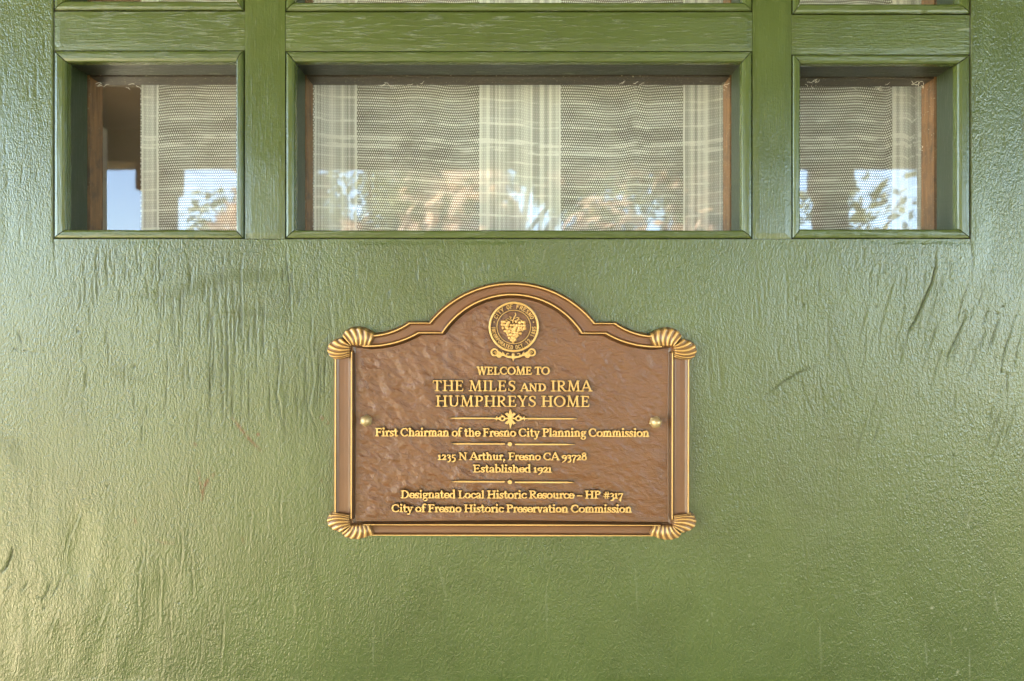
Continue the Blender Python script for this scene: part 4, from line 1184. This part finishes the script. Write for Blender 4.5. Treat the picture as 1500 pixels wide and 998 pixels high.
# -- the scroll under it
so_ = []
def curl(cx, cy, r0, r1, a0, a1, w0, w1, n=18, sx=1):
    out = []
    for i in range(n):
        t0, t1 = i / n, (i + 1) / n
        g = lambda t: (751.3 + sx * (cx + (r0 + (r1 - r0) * t) * math.cos(R(a0 + (a1 - a0) * t))), cy - (r0 + (r1 - r0) * t) * math.sin(R(a0 + (a1 - a0) * t)), (w0 + (w1 - w0) * t) / 2)
        a, b = g(t0), g(t1)
        out.append((a[0], a[1], b[0], b[1], a[2], b[2]))
    return out
for sx in (-1, 1):
    so_ += curl(27.2, 516.3, 4.7, 4.7, -110, 190, 2.6, 2.4, sx=sx)
    so_ += curl(26.4, 516.8, 1.6, 1.2, 0, 270, 1.4, 1.2, sx=sx)
    so_ += curl(20.8, 520.2, 3.0, 3.0, -160, 120, 2.4, 2.0, sx=sx)
    q = lambda a, b, r0, r1: (751.3 + sx * a[0], a[1], 751.3 + sx * b[0], b[1], r0, r1)
    so_ += [q((23, 521), (18, 519.5), 1.3, 1.6), q((18, 519.5), (13, 520.6), 1.6, 1.3), q((13, 520.6), (8.5, 522.8), 1.3, 1.3), q((8.5, 522.8), (3, 523.3), 1.3, 1.8),
            q((20, 516), (17, 519), 1.0, 1.2), q((15.5, 516.5), (13.5, 520), .9, 1.2), q((23.5, 514), (20.5, 516.5), 1.2, 1.2)]
    so_ += curl(7.6, 519.6, 2.6, 1.5, -90, 130, 1.6, 1.1, sx=sx)
so_ += [(751.3, 519.5, 751.3, 524, 1.9, 2.4), (751.3, 524, 751.3, 528.5, 2.2, .5)]
relief('scroll_ornament', so_, plaque, step=0.38, H=4.6, fl=.6)


# -- scallop shells on the corners
def spline(pts, n):
    P_ = [np.array(pts[0], float)] + [np.array(p, float) for p in pts] + [np.array(pts[-1], float)]
    P_[0] = 2 * P_[1] - P_[2]; P_[-1] = 2 * P_[-2] - P_[-3]
    m_ = len(pts) - 1; out = []
    for u in np.linspace(0, m_ - 1e-6, n):
        i = int(u); t = u - i; a, b, c, d = P_[i:i+4]
        out.append(0.5 * ((2*b) + (-a + c)*t + (2*a - 5*b + 4*c - d)*t*t + (-a + 3*b - 3*c + d)*t**3))
    return np.array(out)


def shell(base, outer, bow, tr, nr=6):
    NU, NV = 84, 40
    B = spline(base, NU); O_ = spline(outer, NU)
    u = np.linspace(0, 1, NU)[None, :]; v = np.linspace(0, 1, NV)[:, None]
    p = B[None] * (1 - v[..., None]) + O_[None] * v[..., None]
    dvec = O_ - B; nrm = np.stack([-dvec[:, 1], dvec[:, 0]], -1)
    p = p + nrm[None] * (np.sin(math.pi * v) * bow)[..., None] * (0.3 + 0.7 * np.sin(math.pi * np.clip(u, 0.05, 1)))[..., None]
    rid = 0.5 - 0.5 * np.cos(2 * math.pi * (u * nr))
    rid = np.broadcast_to(rid, (NV, NU))
    fade = sstep(0, .12, v) * (1 - sstep(.92, 1.0, v))
    h = 15.2 + 4.6 * np.sin(math.pi * np.clip(v, 0, 1) ** 0.9) + (rid - .5) * 2.0 * fade
    h = h - (1 - sstep(-0.02, .10, v)) * 7.5 - sstep(.84, 1.0, v) ** 2 * 13.0
    ue = np.minimum(u, 1 - u)
    h = h - (1 - sstep(0.0, 0.05, ue)) * 4.0 + 0 * v
    gilt = (.15 + .85 * sstep(.45, .78, rid)) * sstep(.03, .10, v) * (1 - .8 * sstep(.93, 1.0, v))
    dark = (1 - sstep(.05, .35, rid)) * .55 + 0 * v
    p = tr(p[..., 0], p[..., 1])
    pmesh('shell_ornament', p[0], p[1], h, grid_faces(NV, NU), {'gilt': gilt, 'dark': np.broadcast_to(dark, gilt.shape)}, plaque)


VB = [(515.2, 506.5), (515.2, 511), (515.2, 517), (515.2, 522.5)]
VO = [(502.5, 495.2), (492, 496.5), (482.5, 501), (477.2, 508.5), (477.8, 517), (483, 524), (490.5, 527.5)]
HB = [(513.8, 507.8), (521, 508.8), (531, 509), (542.5, 508.5)]
HO = [(500.5, 493.5), (502, 486.5), (509, 481.2), (519, 478.6), (530, 479.8), (541, 484.6), (550, 490)]
lo_v = lambda y: 767.6 + (508 - y) * 0.72
for mx in (lambda x: x, lambda x: 1499 - x):
    shell(VB, VO, -0.12, lambda x, y, mx=mx: (mx(x), y), 6)
    shell(HB, HO, 0.12, lambda x, y, mx=mx: (mx(x), y), 6)
    shell(VB, VO, -0.12, lambda x, y, mx=mx: (mx(x), 767.8 + (508 - y) * 0.95), 6)
    shell(HB, HO, 0.12, lambda x, y, mx=mx: (mx(x), 767.8 + (508 - y) * 0.80), 6)

# -- domed hexagon nuts that hold it
def cap_nut(cx, cy, rot):
    qx, qy = Q(cx, cy); qx = float(qx); qy = float(qy)
    prof = [(8.7, PZ0 - 1.5, 1), (8.7, PZ0 + 4.0, 1), (8.2, PZ0 + 4.8, .7), (7.7, PZ0 + 5.2, 0)] + [(7.6 * math.cos(R(a)), PZ0 + 5.4 + 7.6 * math.sin(R(a)), 0) for a in range(0, 90, 9)]
    n = 48; V = []; Fc = []
    for (r, h, hx) in prof:
        for i in range(n):
            a = 2 * math.pi * i / n
            k = math.cos(math.pi / 6) / math.cos(((a + math.pi / 6) % (math.pi / 3)) - math.pi / 6)
            q = r * (1 + (k * 1.04 - 1) * hx)
            V.append(P(qx + q * math.cos(a + rot), qy + q * math.sin(a + rot), h))
    for j in range(len(prof) - 1):
        for i in range(n):
            k = (i + 1) % n
            Fc.append((j * n + i, j * n + k, (j + 1) * n + k, (j + 1) * n + i))
    V.append(P(qx, qy, PZ0 + 13.0)); t = len(V) - 1
    for i in range(n): Fc.append(((len(prof) - 1) * n + i, (len(prof) - 1) * n + (i + 1) % n, t, t))
    Fc = [f if f[2] != f[3] else f[:3] for f in Fc]
    m_ = len(prof)
    o = mk('cap_nut', V, Fc, M['nut'], plaque, smooth=False, front=True)
    for p in o.data.polygons: p.use_smooth = p.index >= n * 3
nm = NT("worn_brass"); nn = nm.noise(nm.scaled(nm.coords(), (1/(2.5*S),)*3), 1, 3, .6)
nm.principled(nm.mix(nn, (0.34, 0.24, 0.10, 1), (0.52, 0.39, 0.19, 1)), 0.33, nm.bump(nn, .12, .5*S), metallic=0.35, spec=0.9)
M['nut'] = nm.m
# ground darkened along the frame, and round the raised work as painted shade
pxx, pyy = panel_xy
dd = np.full(pxx.shape, 9.0)
for (x0, y0, x1, y1, r0, r1) in ALLST:
    i0, i1 = np.searchsorted(cxp, [min(x0, x1) - 7, max(x0, x1) + 7])
    if i1 <= i0: continue
    sx_, sy_ = pxx[:, i0:i1], pyy[:, i0:i1]
    rows = np.where((sy_.min(1) < max(y0, y1) + 7) & (sy_.max(1) > min(y0, y1) - 7))[0]
    if len(rows) == 0: continue
    a0, a1 = rows[0], rows[-1] + 1
    sx_, sy_ = sx_[a0:a1], sy_[a0:a1]
    dx, dy = x1 - x0, y1 - y0; l2 = dx * dx + dy * dy + 1e-9
    t = np.clip(((sx_ - x0) * dx + (sy_ - y0) * dy) / l2, 0, 1)
    q = np.hypot(sx_ - x0 - t * dx, sy_ - y0 - t * dy) - (r0 + (r1 - r0) * t)
    dd[a0:a1, i0:i1] = np.minimum(dd[a0:a1, i0:i1], q)
shade_halo = 0.62 * np.exp(-(np.maximum(dd - 0.4, 0) / 1.7) ** 2) + 0.5 * (1 - sstep(0, 6, edge))
panel_ob.data.attributes['dark'].data.foreach_set('value', np.clip(shade_halo, 0, 1).astype(np.float32).ravel())
cap_nut(536, 617, 0.1)
cap_nut(960, 618.4, 0.3)
plaque.rotation_euler = (0, R(0.13), 0)
